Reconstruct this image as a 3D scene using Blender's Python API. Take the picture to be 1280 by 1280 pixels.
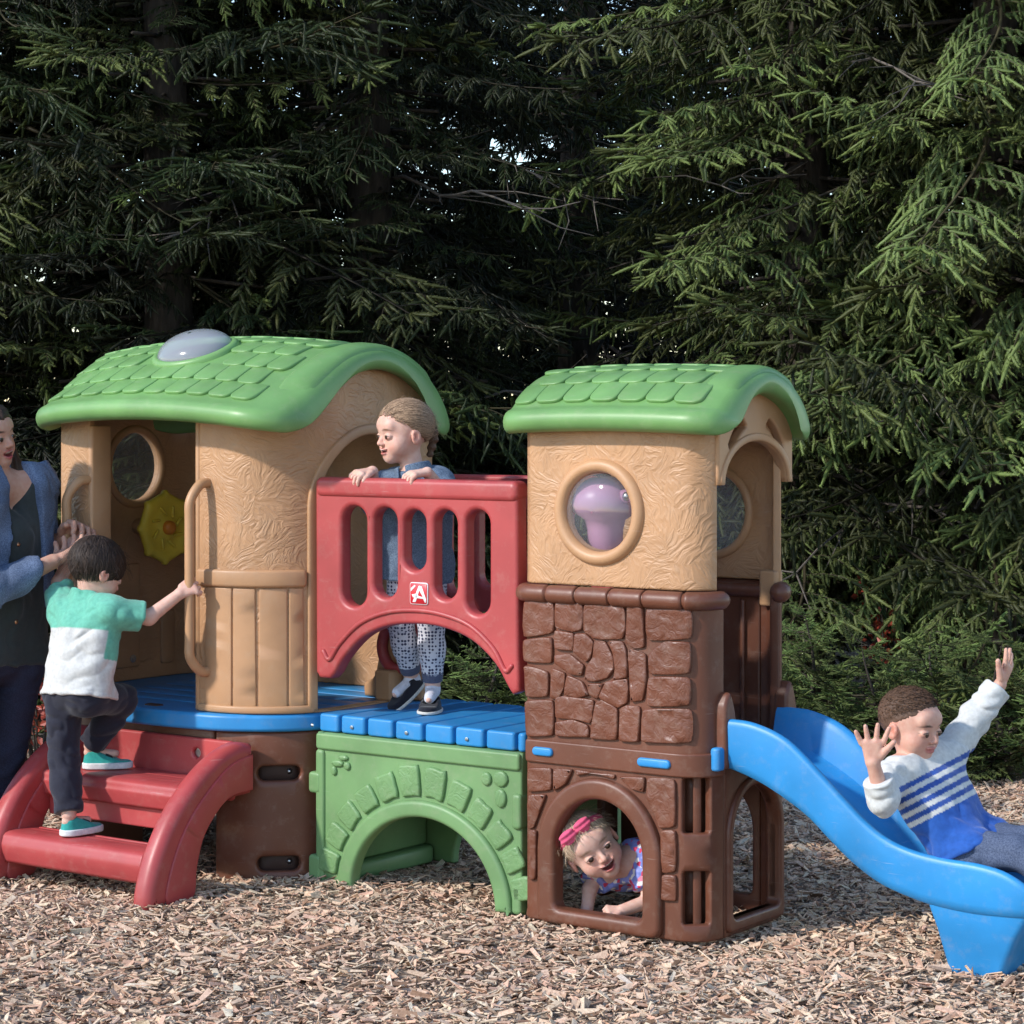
import bpy, bmesh, math, random
import numpy as np
from mathutils import Vector, Matrix
from mathutils.geometry import delaunay_2d_cdt
PI = math.pi
for o in list(bpy.data.objects):
    bpy.data.objects.remove(o)
scene = bpy.context.scene
COL = scene.collection

# ------------------------------------------------------------------ camera
CAM_H = 1.55
cam_data = bpy.data.cameras.new('camera')
cam_data.sensor_width = 36.0
cam_data.lens = 36.0 * 2960.0 / 1280.0
cam_data.shift_y = -(640.0 - 510.0) / 1280.0
cam_data.clip_start = 0.05
cam_data.clip_end = 2000.0
cam = bpy.data.objects.new('camera', cam_data)
cam.location = (0, 0, CAM_H)
cam.rotation_euler = (PI / 2, 0, 0)
COL.objects.link(cam)
scene.camera = cam

# ------------------------------------------------------------------ world, sun, exposure
SUN_AZ = Vector((-0.88, -0.47, 0)).normalized()
SUN_EL = math.radians(34)
to_sun = Vector((SUN_AZ.x * math.cos(SUN_EL), SUN_AZ.y * math.cos(SUN_EL), math.sin(SUN_EL)))
world = bpy.data.worlds.new('World')
scene.world = world
world.use_nodes = True
wn = world.node_tree
bgn = wn.nodes.get('Background') or wn.nodes.new('ShaderNodeBackground')
sky = wn.nodes.new('ShaderNodeTexSky')
sky.sky_type = 'NISHITA'
sky.sun_disc = False
sky.sun_elevation = SUN_EL
sky.sun_rotation = math.atan2(SUN_AZ.x, SUN_AZ.y)
sky.air_density = 1.0
sky.dust_density = 0.15
wn.links.new(sky.outputs[0], bgn.inputs[0])
bgn.inputs[1].default_value = 0.15
sun_data = bpy.data.lights.new('sun', 'SUN')
sun_data.energy = 2.25
sun_data.angle = math.radians(2.5)
sun_data.color = (1.0, 0.955, 0.89)
sun = bpy.data.objects.new('sun', sun_data)
sun.rotation_euler = (-to_sun).to_track_quat('-Z', 'Y').to_euler()
sun.location = (-6, -3, 9)
COL.objects.link(sun)
vs = scene.view_settings
vs.view_transform = 'Standard'
vs.look = 'None'
vs.exposure = 0.92
vs.gamma = 1.0
vs.use_curve_mapping = False
scene.cycles.max_bounces = 8
scene.cycles.transparent_max_bounces = 8

# ------------------------------------------------------------------ helpers
def nz(tree, kind, **kw):
    n = tree.nodes.new(kind)
    for k, v in kw.items():
        setattr(n, k, v)
    return n

def ramp(tree, stops):
    r = tree.nodes.new('ShaderNodeValToRGB')
    el = r.color_ramp.elements
    while len(el) < len(stops):
        el.new(0.5)
    for e, (p, c) in zip(el, stops):
        e.position = p
        e.color = (c[0], c[1], c[2], 1) if len(c) == 3 else c
    return r

def base_mat(name):
    m = bpy.data.materials.new(name)
    m.use_nodes = True
    t = m.node_tree
    b = t.nodes['Principled BSDF']
    return m, t, b

def plastic(name, col, rough=0.4, relief=None, vary=0.12, spec=0.45):
    """moulded plastic: faint mottling, fine grain and light scuffing; relief = stucco | stone | grain"""
    m, t, b = base_mat(name)
    tc = nz(t, 'ShaderNodeTexCoord')
    n1 = nz(t, 'ShaderNodeTexNoise'); n1.inputs['Scale'].default_value = 6; n1.inputs['Detail'].default_value = 5
    t.links.new(tc.outputs['Object'], n1.inputs['Vector'])
    lo = tuple(c * (1 - vary) for c in col); hi = tuple(min(1, c * (1 + vary)) for c in col)
    r = ramp(t, [(0.3, lo), (0.7, hi)])
    t.links.new(n1.outputs['Fac'], r.inputs[0])
    # light dust and scuff marks
    n3 = nz(t, 'ShaderNodeTexNoise'); n3.inputs['Scale'].default_value = 23; n3.inputs['Detail'].default_value = 8; n3.inputs['Roughness'].default_value = 0.7
    t.links.new(tc.outputs['Object'], n3.inputs['Vector'])
    rs = ramp(t, [(0.52, (0, 0, 0)), (0.75, (1, 1, 1))])
    t.links.new(n3.outputs['Fac'], rs.inputs[0])
    mx = nz(t, 'ShaderNodeMix', data_type='RGBA')
    mm = nz(t, 'ShaderNodeMath', operation='MULTIPLY'); mm.inputs[1].default_value = 0.15
    t.links.new(rs.outputs[0], mm.inputs[0]); t.links.new(mm.outputs[0], mx.inputs[0])
    t.links.new(r.outputs[0], mx.inputs[6]); mx.inputs[7].default_value = (0.45, 0.38, 0.3, 1)
    # sun fading in broad patches and thin scratches
    nf = nz(t, 'ShaderNodeTexNoise'); nf.inputs['Scale'].default_value = 1.6; nf.inputs['Detail'].default_value = 3
    t.links.new(tc.outputs['Object'], nf.inputs['Vector'])
    rf = ramp(t, [(0.35, (0.90, 0.90, 0.90)), (0.65, (1.08, 1.08, 1.08))]); t.links.new(nf.outputs['Fac'], rf.inputs[0])
    mf = nz(t, 'ShaderNodeMix', data_type='RGBA'); mf.blend_type = 'MULTIPLY'; mf.inputs[0].default_value = 1.0
    t.links.new(mx.outputs[2], mf.inputs[6]); t.links.new(rf.outputs[0], mf.inputs[7])
    ms = nz(t, 'ShaderNodeMapping'); ms.inputs['Scale'].default_value = (9, 9, 160); ms.inputs['Rotation'].default_value = (0.5, 0.35, 0.0)
    t.links.new(tc.outputs['Object'], ms.inputs['Vector'])
    ns = nz(t, 'ShaderNodeTexNoise'); ns.inputs['Scale'].default_value = 1.0; ns.inputs['Detail'].default_value = 3
    t.links.new(ms.outputs[0], ns.inputs['Vector'])
    rs2 = ramp(t, [(0.70, (0, 0, 0)), (0.76, (0.16, 0.16, 0.16))]); t.links.new(ns.outputs['Fac'], rs2.inputs[0])
    mg = nz(t, 'ShaderNodeMix', data_type='RGBA')
    t.links.new(rs2.outputs[0], mg.inputs[0]); t.links.new(mf.outputs[2], mg.inputs[6]); mg.inputs[7].default_value = (0.6, 0.55, 0.5, 1)
    t.links.new(mg.outputs[2], b.inputs['Base Color'])
    mr = nz(t, 'ShaderNodeMapRange'); mr.inputs[3].default_value = rough - 0.05; mr.inputs[4].default_value = rough + 0.14
    t.links.new(n3.outputs['Fac'], mr.inputs[0]); t.links.new(mr.outputs[0], b.inputs['Roughness'])
    b.inputs['Specular IOR Level'].default_value = spec
    g = nz(t, 'ShaderNodeTexNoise'); g.inputs['Scale'].default_value = 420; g.inputs['Detail'].default_value = 2
    t.links.new(tc.outputs['Object'], g.inputs['Vector'])
    bp = nz(t, 'ShaderNodeBump'); bp.inputs['Strength'].default_value = 0.12; bp.inputs['Distance'].default_value = 0.002
    t.links.new(g.outputs['Fac'], bp.inputs['Height'])
    last = bp
    if relief:
        w = nz(t, 'ShaderNodeTexNoise'); w.inputs['Scale'].default_value = 7 if relief == 'stucco' else 14; w.inputs['Detail'].default_value = 2
        t.links.new(tc.outputs['Object'], w.inputs['Vector'])
        va = nz(t, 'ShaderNodeVectorMath', operation='MULTIPLY_ADD')
        va.inputs[1].default_value = (0.10, 0.10, 0.10) if relief == 'stucco' else (0.2, 0.2, 0.2)
        t.links.new(w.outputs['Color'], va.inputs[0]); t.links.new(tc.outputs['Object'], va.inputs[2])
        src = va.outputs[0]
        if relief == 'stucco':      # trowel strokes: every patch dragged its own way
            vo = nz(t, 'ShaderNodeTexVoronoi'); vo.inputs['Scale'].default_value = 13
            t.links.new(va.outputs[0], vo.inputs['Vector'])
            sc = nz(t, 'ShaderNodeSeparateColor'); t.links.new(vo.outputs['Color'], sc.inputs[0])
            an = nz(t, 'ShaderNodeMath', operation='MULTIPLY'); an.inputs[1].default_value = 3.1
            t.links.new(sc.outputs[0], an.inputs[0])
            vr = nz(t, 'ShaderNodeVectorRotate'); vr.rotation_type = 'AXIS_ANGLE'; vr.inputs['Axis'].default_value = (0.45, -0.88, 0.1)
            t.links.new(va.outputs[0], vr.inputs['Vector']); t.links.new(an.outputs[0], vr.inputs['Angle'])
            src = vr.outputs[0]
        mp = nz(t, 'ShaderNodeMapping')
        mp.inputs['Scale'].default_value = (13, 13, 58) if relief == 'stucco' else (22, 22, 34)
        mp.inputs['Rotation'].default_value = (0, 0, 0) if relief == 'stucco' else (0.35, 0.75, 0.2)
        t.links.new(src, mp.inputs['Vector'])
        n2 = nz(t, 'ShaderNodeTexNoise'); n2.inputs['Scale'].default_value = 1.0; n2.inputs['Detail'].default_value = 2.5
        t.links.new(mp.outputs[0], n2.inputs['Vector'])
        rr = ramp(t, [(0.36, (0, 0, 0)), (0.52, (1, 1, 1)), (0.70, (0.35, 0.35, 0.35))] if relief == 'stucco' else [(0.3, (0, 0, 0)), (0.55, (1, 1, 1)), (0.8, (0.3, 0.3, 0.3))])
        t.links.new(n2.outputs['Fac'], rr.inputs[0])
        b2 = nz(t, 'ShaderNodeBump'); b2.inputs['Strength'].default_value = 0.38 if relief == 'stucco' else 0.28; b2.inputs['Distance'].default_value = 0.006 if relief == 'stucco' else 0.005
        t.links.new(rr.outputs[0], b2.inputs['Height']); t.links.new(bp.outputs[0], b2.inputs['Normal'])
        last = b2
    t.links.new(last.outputs[0], b.inputs['Normal'])
    return m

def simple(name, col, rough=0.5, spec=0.5, metal=0.0, trans=0.0, alpha=1.0, sss=0.0):
    m, t, b = base_mat(name)
    tc = nz(t, 'ShaderNodeTexCoord')
    n1 = nz(t, 'ShaderNodeTexNoise'); n1.inputs['Scale'].default_value = 18; n1.inputs['Detail'].default_value = 4
    t.links.new(tc.outputs['Object'], n1.inputs['Vector'])
    r = ramp(t, [(0.3, tuple(c * 0.86 for c in col)), (0.7, tuple(min(1, c * 1.1) for c in col))])
    t.links.new(n1.outputs['Fac'], r.inputs[0]); t.links.new(r.outputs[0], b.inputs['Base Color'])
    b.inputs['Roughness'].default_value = rough
    b.inputs['Specular IOR Level'].default_value = spec
    b.inputs['Metallic'].default_value = metal
    b.inputs['Transmission Weight'].default_value = trans
    b.inputs['Alpha'].default_value = alpha
    if sss:
        b.inputs['Subsurface Weight'].default_value = sss
        b.inputs['Subsurface Radius'].default_value = (0.01, 0.004, 0.002)
    return m

MAT = {}
MAT['tan'] = plastic('tan_plastic', (0.465, 0.255, 0.13), 0.42)
MAT['stucco'] = plastic('tan_stucco_plastic', (0.465, 0.255, 0.13), 0.42, 'stucco')
MAT['brown'] = plastic('brown_plastic', (0.142, 0.049, 0.027), 0.38)
MAT['stone'] = plastic('brown_stone_plastic', (0.152, 0.052, 0.029), 0.36, 'stone')
MAT['red'] = plastic('red_plastic', (0.40, 0.058, 0.058), 0.36)
MAT['blue'] = plastic('blue_plastic', (0.025, 0.23, 0.53), 0.38)
MAT['green'] = plastic('roof_green_plastic', (0.150, 0.30, 0.095), 0.36)
MAT['lgreen'] = plastic('arch_green_plastic', (0.150, 0.275, 0.11), 0.42)
MAT['gstone'] = plastic('arch_green_stone_plastic', (0.150, 0.275, 0.11), 0.42, 'stone')
MAT['yellow'] = plastic('yellow_plastic', (0.78, 0.55, 0.05), 0.4)
MAT['orange'] = plastic('orange_plastic', (0.72, 0.22, 0.02), 0.4)
MAT['pink'] = plastic('pink_plastic', (0.55, 0.26, 0.40), 0.3)
MAT['white'] = simple('white_print', (0.8, 0.8, 0.8), 0.5)
MAT['logored'] = simple('red_print', (0.55, 0.02, 0.03), 0.35)
MAT['steel'] = simple('steel', (0.55, 0.55, 0.55), 0.3, metal=1.0)
MAT['dark'] = simple('slot_shade_plastic', (0.05, 0.018, 0.012), 0.6)  # near-black brown, paints the shade inside slots

def sheen_fac(t):
    lw = nz(t, 'ShaderNodeLayerWeight'); lw.inputs[0].default_value = 0.5
    pw = nz(t, 'ShaderNodeMath', operation='POWER'); pw.inputs[1].default_value = 4.0
    t.links.new(lw.outputs['Facing'], pw.inputs[0])
    ma = nz(t, 'ShaderNodeMath', operation='MULTIPLY_ADD'); ma.inputs[1].default_value = 0.7; ma.inputs[2].default_value = 0.045
    t.links.new(pw.outputs[0], ma.inputs[0])
    return ma

def clear_mat(name='clear_bubble_plastic', haze=.12):
    m, t, b = base_mat(name)
    out = t.nodes['Material Output']
    tr = nz(t, 'ShaderNodeBsdfTransparent'); tr.inputs[0].default_value = (0.80, 0.83, 0.84, 1)
    gl = nz(t, 'ShaderNodeBsdfGlossy'); gl.inputs['Roughness'].default_value = 0.06
    df = nz(t, 'ShaderNodeBsdfDiffuse'); df.inputs[0].default_value = (0.6, 0.62, 0.66, 1)
    fr = sheen_fac(t)
    m1 = nz(t, 'ShaderNodeMixShader'); m2 = nz(t, 'ShaderNodeMixShader'); m1.inputs[0].default_value = haze
    t.links.new(tr.outputs[0], m1.inputs[1]); t.links.new(df.outputs[0], m1.inputs[2])
    t.links.new(fr.outputs[0], m2.inputs[0]); t.links.new(m1.outputs[0], m2.inputs[1]); t.links.new(gl.outputs[0], m2.inputs[2])
    t.links.new(m2.outputs[0], out.inputs['Surface'])
    return m
MAT['clear'] = clear_mat()
MAT['hazy'] = clear_mat('milky_clear_plastic', .30)  # larger diffuse share gives a paler, milky pane

def milky_mat():
    m, t, b = base_mat('frosted_dome_plastic')
    out = t.nodes['Material Output']
    tr = nz(t, 'ShaderNodeBsdfTransparent'); tr.inputs[0].default_value = (0.75, 0.78, 0.8, 1)
    df = nz(t, 'ShaderNodeBsdfDiffuse'); df.inputs[0].default_value = (0.55, 0.57, 0.62, 1)
    gl = nz(t, 'ShaderNodeBsdfGlossy'); gl.inputs['Roughness'].default_value = 0.12
    fr = sheen_fac(t)
    m1 = nz(t, 'ShaderNodeMixShader'); m2 = nz(t, 'ShaderNodeMixShader'); m1.inputs[0].default_value = 0.42
    t.links.new(tr.outputs[0], m1.inputs[1]); t.links.new(df.outputs[0], m1.inputs[2])
    t.links.new(fr.outputs[0], m2.inputs[0]); t.links.new(m1.outputs[0], m2.inputs[1]); t.links.new(gl.outputs[0], m2.inputs[2])
    t.links.new(m2.outputs[0], out.inputs['Surface'])
    return m
MAT['milky'] = milky_mat()

def mesh_obj(name, verts, faces, mat, parent=None, smooth=True, wn_mod=False, sharp=None, loc=None):
    me = bpy.data.meshes.new(name)
    verts = np.asarray(verts, dtype=np.float64)
    if loc is not None:
        verts = verts - np.asarray(loc)
    me.from_pydata(verts.tolist(), [], faces if isinstance(faces, list) else faces.tolist())
    me.update()
    if smooth:
        me.polygons.foreach_set('use_smooth', [True] * len(me.polygons))
        if sharp:
            me.set_sharp_from_angle(angle=math.radians(sharp))
    if mat is not None:
        me.materials.append(MAT[mat] if isinstance(mat, str) else mat)
    o = bpy.data.objects.new(name, me)
    COL.objects.link(o)
    if loc is not None:
        o.location = loc
    if parent is not None:
        o.parent = parent
    if wn_mod:
        md = o.modifiers.new('weighted', 'WEIGHTED_NORMAL')
        md.keep_sharp = True
        md.weight = 60
    return o

def empty(name, loc=(0, 0, 0), rz=0.0):
    o = bpy.data.objects.new(name, None)
    o.empty_display_size = 0.1
    o.location = loc
    o.rotation_euler = (0, 0, rz)
    COL.objects.link(o)
    return o

def tag(o, label=None, cat=None, group=None, kind=None):
    if label: o['label'] = label
    if cat: o['category'] = cat
    if group: o['group'] = group
    if kind: o['kind'] = kind
    return o

def area2(P):
    x, y = P[:, 0], P[:, 1]
    return 0.5 * np.sum(x * np.roll(y, -1) - np.roll(x, -1) * y)

def offset_loop(P, d):
    """move a CCW loop inward by d (CW loop: outward)"""
    a = P - np.roll(P, 1, 0); b = np.roll(P, -1, 0) - P
    a /= np.linalg.norm(a, axis=1)[:, None] + 1e-12; b /= np.linalg.norm(b, axis=1)[:, None] + 1e-12
    na = np.stack([-a[:, 1], a[:, 0]], 1); nb = np.stack([-b[:, 1], b[:, 0]], 1)
    n = na + nb
    l = np.linalg.norm(n, axis=1)[:, None] + 1e-9
    n /= l
    c = np.maximum(0.45, np.sum(n * na, 1))[:, None]
    return P + n * d / c

def inside(P, q):
    x, y = q[:, 0][:, None], q[:, 1][:, None]
    x0, y0 = P[:, 0][None], P[:, 1][None]
    x1, y1 = np.roll(P[:, 0], -1)[None], np.roll(P[:, 1], -1)[None]
    c = ((y0 > y) != (y1 > y)) & (x < (x1 - x0) * (y - y0) / (y1 - y0 + 1e-15) + x0)
    return (np.sum(c, 1) % 2) == 1

def resample(P, step):
    P = np.asarray(P, float); out = []
    n = len(P)
    for i in range(n):
        a, b = P[i], P[(i + 1) % n]
        k = max(1, int(math.ceil(np.linalg.norm(b - a) / step)))
        for j in range(k):
            out.append(a + (b - a) * j / k)
    return np.array(out)

def plate(outer, holes, d0, d1, bev, mapf, bev_h=None, grid=None, nseg=3, jitter=None):
    """solid plate: 2D outline + holes, front at depth d1, back at d0 (d1 > d0), rounded edges; mapf maps (x, y, d) arrays to 3D"""
    loops = []
    outer = np.asarray(outer, float)
    if area2(outer) < 0: outer = outer[::-1]
    loops.append((outer, bev))
    for h in holes:
        h = np.asarray(h, float)
        if area2(h) > 0: h = h[::-1]
        loops.append((h, bev if bev_h is None else bev_h))
    V, D, Fc = [], [], []
    off = 0
    front, back = [], []
    for P, bv in loops:
        n = len(P)
        rings = []
        bv = min(bv, (d1 - d0) * 0.49)
        for k in range(nseg + 1):
            a = PI / 2 * k / nseg
            rings.append((offset_loop(P, bv * (1 - math.sin(a))), d0 + bv * (1 - math.cos(a))))
        for k in range(nseg + 1):
            a = PI / 2 * k / nseg
            rings.append((offset_loop(P, bv * (1 - math.cos(a))), d1 - bv * (1 - math.sin(a))))
        base = off
        for R, d in rings:
            V.append(R); D.append(np.full(n, d))
        m = len(rings)
        for k in range(m - 1):
            for i in range(n):
                j = (i + 1) % n
                Fc.append((base + k * n + i, base + k * n + j, base + (k + 1) * n + j, base + (k + 1) * n + i))
        back.append((base, rings[0][0])); front.append((base + (m - 1) * n, rings[-1][0]))
        off += m * n
    def cap(lst, d, flip):
        nonlocal off
        pts = np.concatenate([R for _, R in lst])
        idx = np.concatenate([np.arange(b, b + len(R)) for b, R in lst])
        edges = []; o2 = 0
        for b, R in lst:
            n = len(R)
            edges += [(o2 + i, o2 + (i + 1) % n) for i in range(n)]
            o2 += n
        if grid:
            gx, gy = (grid, grid) if not isinstance(grid, tuple) else grid
            lo, hi = pts.min(0), pts.max(0)
            xs = np.arange(lo[0] + gx / 2, hi[0], gx); ys = np.arange(lo[1] + gy / 2, hi[1], gy)
            if len(xs) and len(ys):
                G = np.stack(np.meshgrid(xs, ys), -1).reshape(-1, 2)
                ok = inside(lst[0][1], G)
                for _, R in lst[1:]:
                    ok &= ~inside(R, G)
                G = G[ok]
                if len(G):
                    dd = np.min(np.linalg.norm(G[:, None] - pts[None], axis=2), 1)
                    G = G[dd > min(gx, gy) * 0.35]
                V.append(G); D.append(np.full(len(G), d))
                idx = np.concatenate([idx, np.arange(off, off + len(G))])
                pts = np.concatenate([pts, G]); off += len(G)
        r = delaunay_2d_cdt([Vector(p) for p in pts], edges, [], 0, 1e-7)
        rv = np.array([tuple(v) for v in r[0]])
        orig = r[3]
        vid = []
        for i, ol in enumerate(orig):
            vid.append(int(idx[ol[0]]) if len(ol) else -1)
        tri = [f for f in r[2]]
        cen = np.array([rv[list(f)].mean(0) for f in tri])
        ok = inside(lst[0][1], cen)
        for _, R in lst[1:]:
            ok &= ~inside(R, cen)
        for f, k in zip(tri, ok):
            if not k: continue
            g = [vid[i] for i in f]
            if -1 in g or len(set(g)) < 3: continue
            Fc.append(tuple(g[::-1]) if flip else tuple(g))
    cap(front, d1, False)
    cap(back, d0, True)
    V = np.concatenate(V); D = np.concatenate(D)
    return mapf(V[:, 0], V[:, 1], D), Fc

def arc(cx, cy, rx, ry, a0, a1, n):
    a = np.linspace(a0, a1, n)
    return np.stack([cx + rx * np.cos(a), cy + ry * np.sin(a)], 1)

def rrect(x0, y0, x1, y1, r, n=5):
    return np.concatenate([arc(x1 - r, y0 + r, r, r, -PI / 2, 0, n), arc(x1 - r, y1 - r, r, r, 0, PI / 2, n),
                           arc(x0 + r, y1 - r, r, r, PI / 2, PI, n), arc(x0 + r, y0 + r, r, r, PI, 1.5 * PI, n)])

def map_v(v):      # plate in (u, z), thickness towards -v (the camera side)
    return lambda x, y, d: np.stack([x, np.full_like(x, v) - d, y], 1)
def map_u(u):      # plate in (v, z), thickness towards +u
    return lambda x, y, d: np.stack([np.full_like(x, u) + d, x, y], 1)
def map_z(z):      # plate in (u, v), thickness up
    return lambda x, y, d: np.stack([x, y, np.full_like(x, z) + d], 1)

def grid_faces(n, m, cn=False, cm=False):
    F = []
    for i in range(n if cn else n - 1):
        for j in range(m if cm else m - 1):
            a = i * m + j; b = i * m + (j + 1) % m; c = ((i + 1) % n) * m + (j + 1) % m; d = ((i + 1) % n) * m + j
            F.append((a, b, c, d))
    return F

def catmull(P, k=6, closed=False):
    P = np.asarray(P, float); n = len(P); out = []
    rng = range(n if closed else n - 1)
    for i in rng:
        p0 = P[(i - 1) % n] if (closed or i > 0) else 2 * P[0] - P[1]
        p1 = P[i]; p2 = P[(i + 1) % n]
        p3 = P[(i + 2) % n] if (closed or i + 2 < n) else 2 * P[-1] - P[-2]
        for j in range(k):
            t = j / k
            out.append(0.5 * (2 * p1 + (p2 - p0) * t + (2 * p0 - 5 * p1 + 4 * p2 - p3) * t * t + (3 * p1 - p0 - 3 * p2 + p3) * t ** 3))
    if not closed: out.append(P[-1])
    return np.array(out)

def tube(P, r, seg=10, closed=False, caps=True):
    P = np.asarray(P, float); n = len(P)
    R = np.full(n, r) if np.isscalar(r) else np.asarray(r, float)
    T = np.gradient(P, axis=0) if not closed else (np.roll(P, -1, 0) - np.roll(P, 1, 0))
    T /= np.linalg.norm(T, axis=1)[:, None] + 1e-12
    up = np.array([0, 0, 1.0]) if abs(T[0, 2]) < 0.9 else np.array([1.0, 0, 0])
    N = np.cross(T[0], up); N /= np.linalg.norm(N)
    rings = []
    if caps and not closed:
        pre = [(P[0] - T[0] * R[0] * math.sin(a), R[0] * math.cos(a), T[0]) for a in (1.45, 1.0, 0.5)]
        post = [(P[-1] + T[-1] * R[-1] * math.sin(a), R[-1] * math.cos(a), T[-1]) for a in (0.5, 1.0, 1.45)]
    else:
        pre, post = [], []
    allp = pre + [(P[i], R[i], T[i]) for i in range(n)] + post
    for p, rr, t in allp:
        N = N - t * np.dot(N, t); N /= np.linalg.norm(N) + 1e-12
        B = np.cross(t, N)
        a = np.linspace(0, 2 * PI, seg, endpoint=False)
        rings.append(p + rr * (np.cos(a)[:, None] * N + np.sin(a)[:, None] * B))
    m = len(rings)
    V = np.concatenate(rings)
    F = grid_faces(m, seg, closed, True)
    if not closed:
        F.append(tuple(range(seg))[::-1]); F.append(tuple(range((m - 1) * seg, m * seg)))
    return V, F

def lathe(prof, n=32):
    """profile [(r, h)] revolved about the local z axis"""
    a = np.linspace(0, 2 * PI, n, endpoint=False)
    V = np.concatenate([np.stack([r * np.cos(a), r * np.sin(a), np.full(n, h)], 1) for r, h in prof])
    F = grid_faces(len(prof), n, False, True)
    return V, F

def join(parts):
    V, F, o = [], [], 0
    for v, f in parts:
        V.append(np.asarray(v)); F += [tuple(i + o for i in q) for q in f]; o += len(v)
    return np.concatenate(V), F

def bbox_mesh(x0, x1, y0, y1, z0, z1, bev):
    return plate(rrect(x0, y0, x1, y1, min(bev * 1.5, (x1 - x0) * .45, (y1 - y0) * .45), 3), [], 0, z1 - z0, bev, map_z(z0), nseg=2)

# ================================================================== PLAYSET
TH = math.radians(36)
CU, SU = math.cos(TH), math.sin(TH)
PX0, PY0 = 0.553, 6.82
def l2w(u, v, z):
    return np.array([PX0 + u * CU + v * SU, PY0 - u * SU + v * CU, z])
def px_v(px, py, v):          # where the sight line of a measured photo point meets the plane v (used once, to measure the set)
    a = (px - 640) / 2960; c = -(py - 510) / 2960
    t = (v + PX0 * SU + PY0 * CU) / (a * SU + CU)
    dx, dy = a * t - PX0, t - PY0
    return (dx * CU - dy * SU, CAM_H + c * t)

playset = empty('climbing_playset', (PX0, PY0, 0), -TH)
tag(playset, 'plastic climbing playset of two towers joined by a bridge, with red steps and blue slide', 'playset')
PS = playset

class Path:
    def __init__(self, pts):
        P = np.asarray(pts, float)
        keep = [0]
        for i in range(1, len(P)):
            if np.linalg.norm(P[i] - P[keep[-1]]) > 1e-6: keep.append(i)
        self.P = P[keep]
        d = np.linalg.norm(np.diff(self.P, axis=0), axis=1)
        self.s = np.concatenate([[0], np.cumsum(d)])
        T = np.gradient(self.P, self.s, axis=0)
        T /= np.linalg.norm(T, axis=1)[:, None]
        self.N = np.stack([T[:, 1], -T[:, 0]], 1)
        self.L = self.s[-1]
    def at(self, s):
        return np.array([np.interp(s, self.s, self.P[:, 0]), np.interp(s, self.s, self.P[:, 1])]).T
    def nor(self, s):
        n = np.array([np.interp(s, self.s, self.N[:, 0]), np.interp(s, self.s, self.N[:, 1])]).T
        return n / np.linalg.norm(n, axis=-1, keepdims=True)
    def map(self, off=0.0):
        def f(x, y, d):
            p = self.at(x) + self.nor(x) * (np.asarray(d)[:, None] + off)
            return np.stack([p[:, 0], p[:, 1], y], 1)
        return f
    def s_of(self, u, v):
        S = np.linspace(0, self.L, 4000)
        return float(S[np.argmin(np.linalg.norm(self.at(S) - np.array([u, v]), axis=1))])

def seg(a, b, step=0.02):
    a, b = np.asarray(a, float), np.asarray(b, float)
    n = max(2, int(np.linalg.norm(b - a) / step) + 1)
    return a + (b - a) * np.linspace(0, 1, n)[:, None]

def chaikin(P, it=1, q=0.22):
    P = np.asarray(P, float)
    for _ in range(it):
        Q = np.roll(P, -1, 0)
        P = np.stack([P * (1 - q) + Q * q, P * q + Q * (1 - q)], 1).reshape(-1, 2)
    return P

rng = np.random.default_rng(7)

def bolt(parent, u, v, z, axis='v', r=0.009):
    V, F = lathe([(0.0005, 0.006), (r * .55, 0.006), (r * .62, 0.004), (r, 0.0035), (r * 1.05, 0), (0.0005, -0.001)], 14)
    if axis == 'v':
        V = np.stack([V[:, 0], -V[:, 2], V[:, 1]], 1)
    elif axis == 'u':
        V = np.stack([V[:, 2], V[:, 0], V[:, 1]], 1)
    return mesh_obj('bolt', V + np.array([u, v, z]), F, 'steel', parent, sharp=40)

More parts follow.
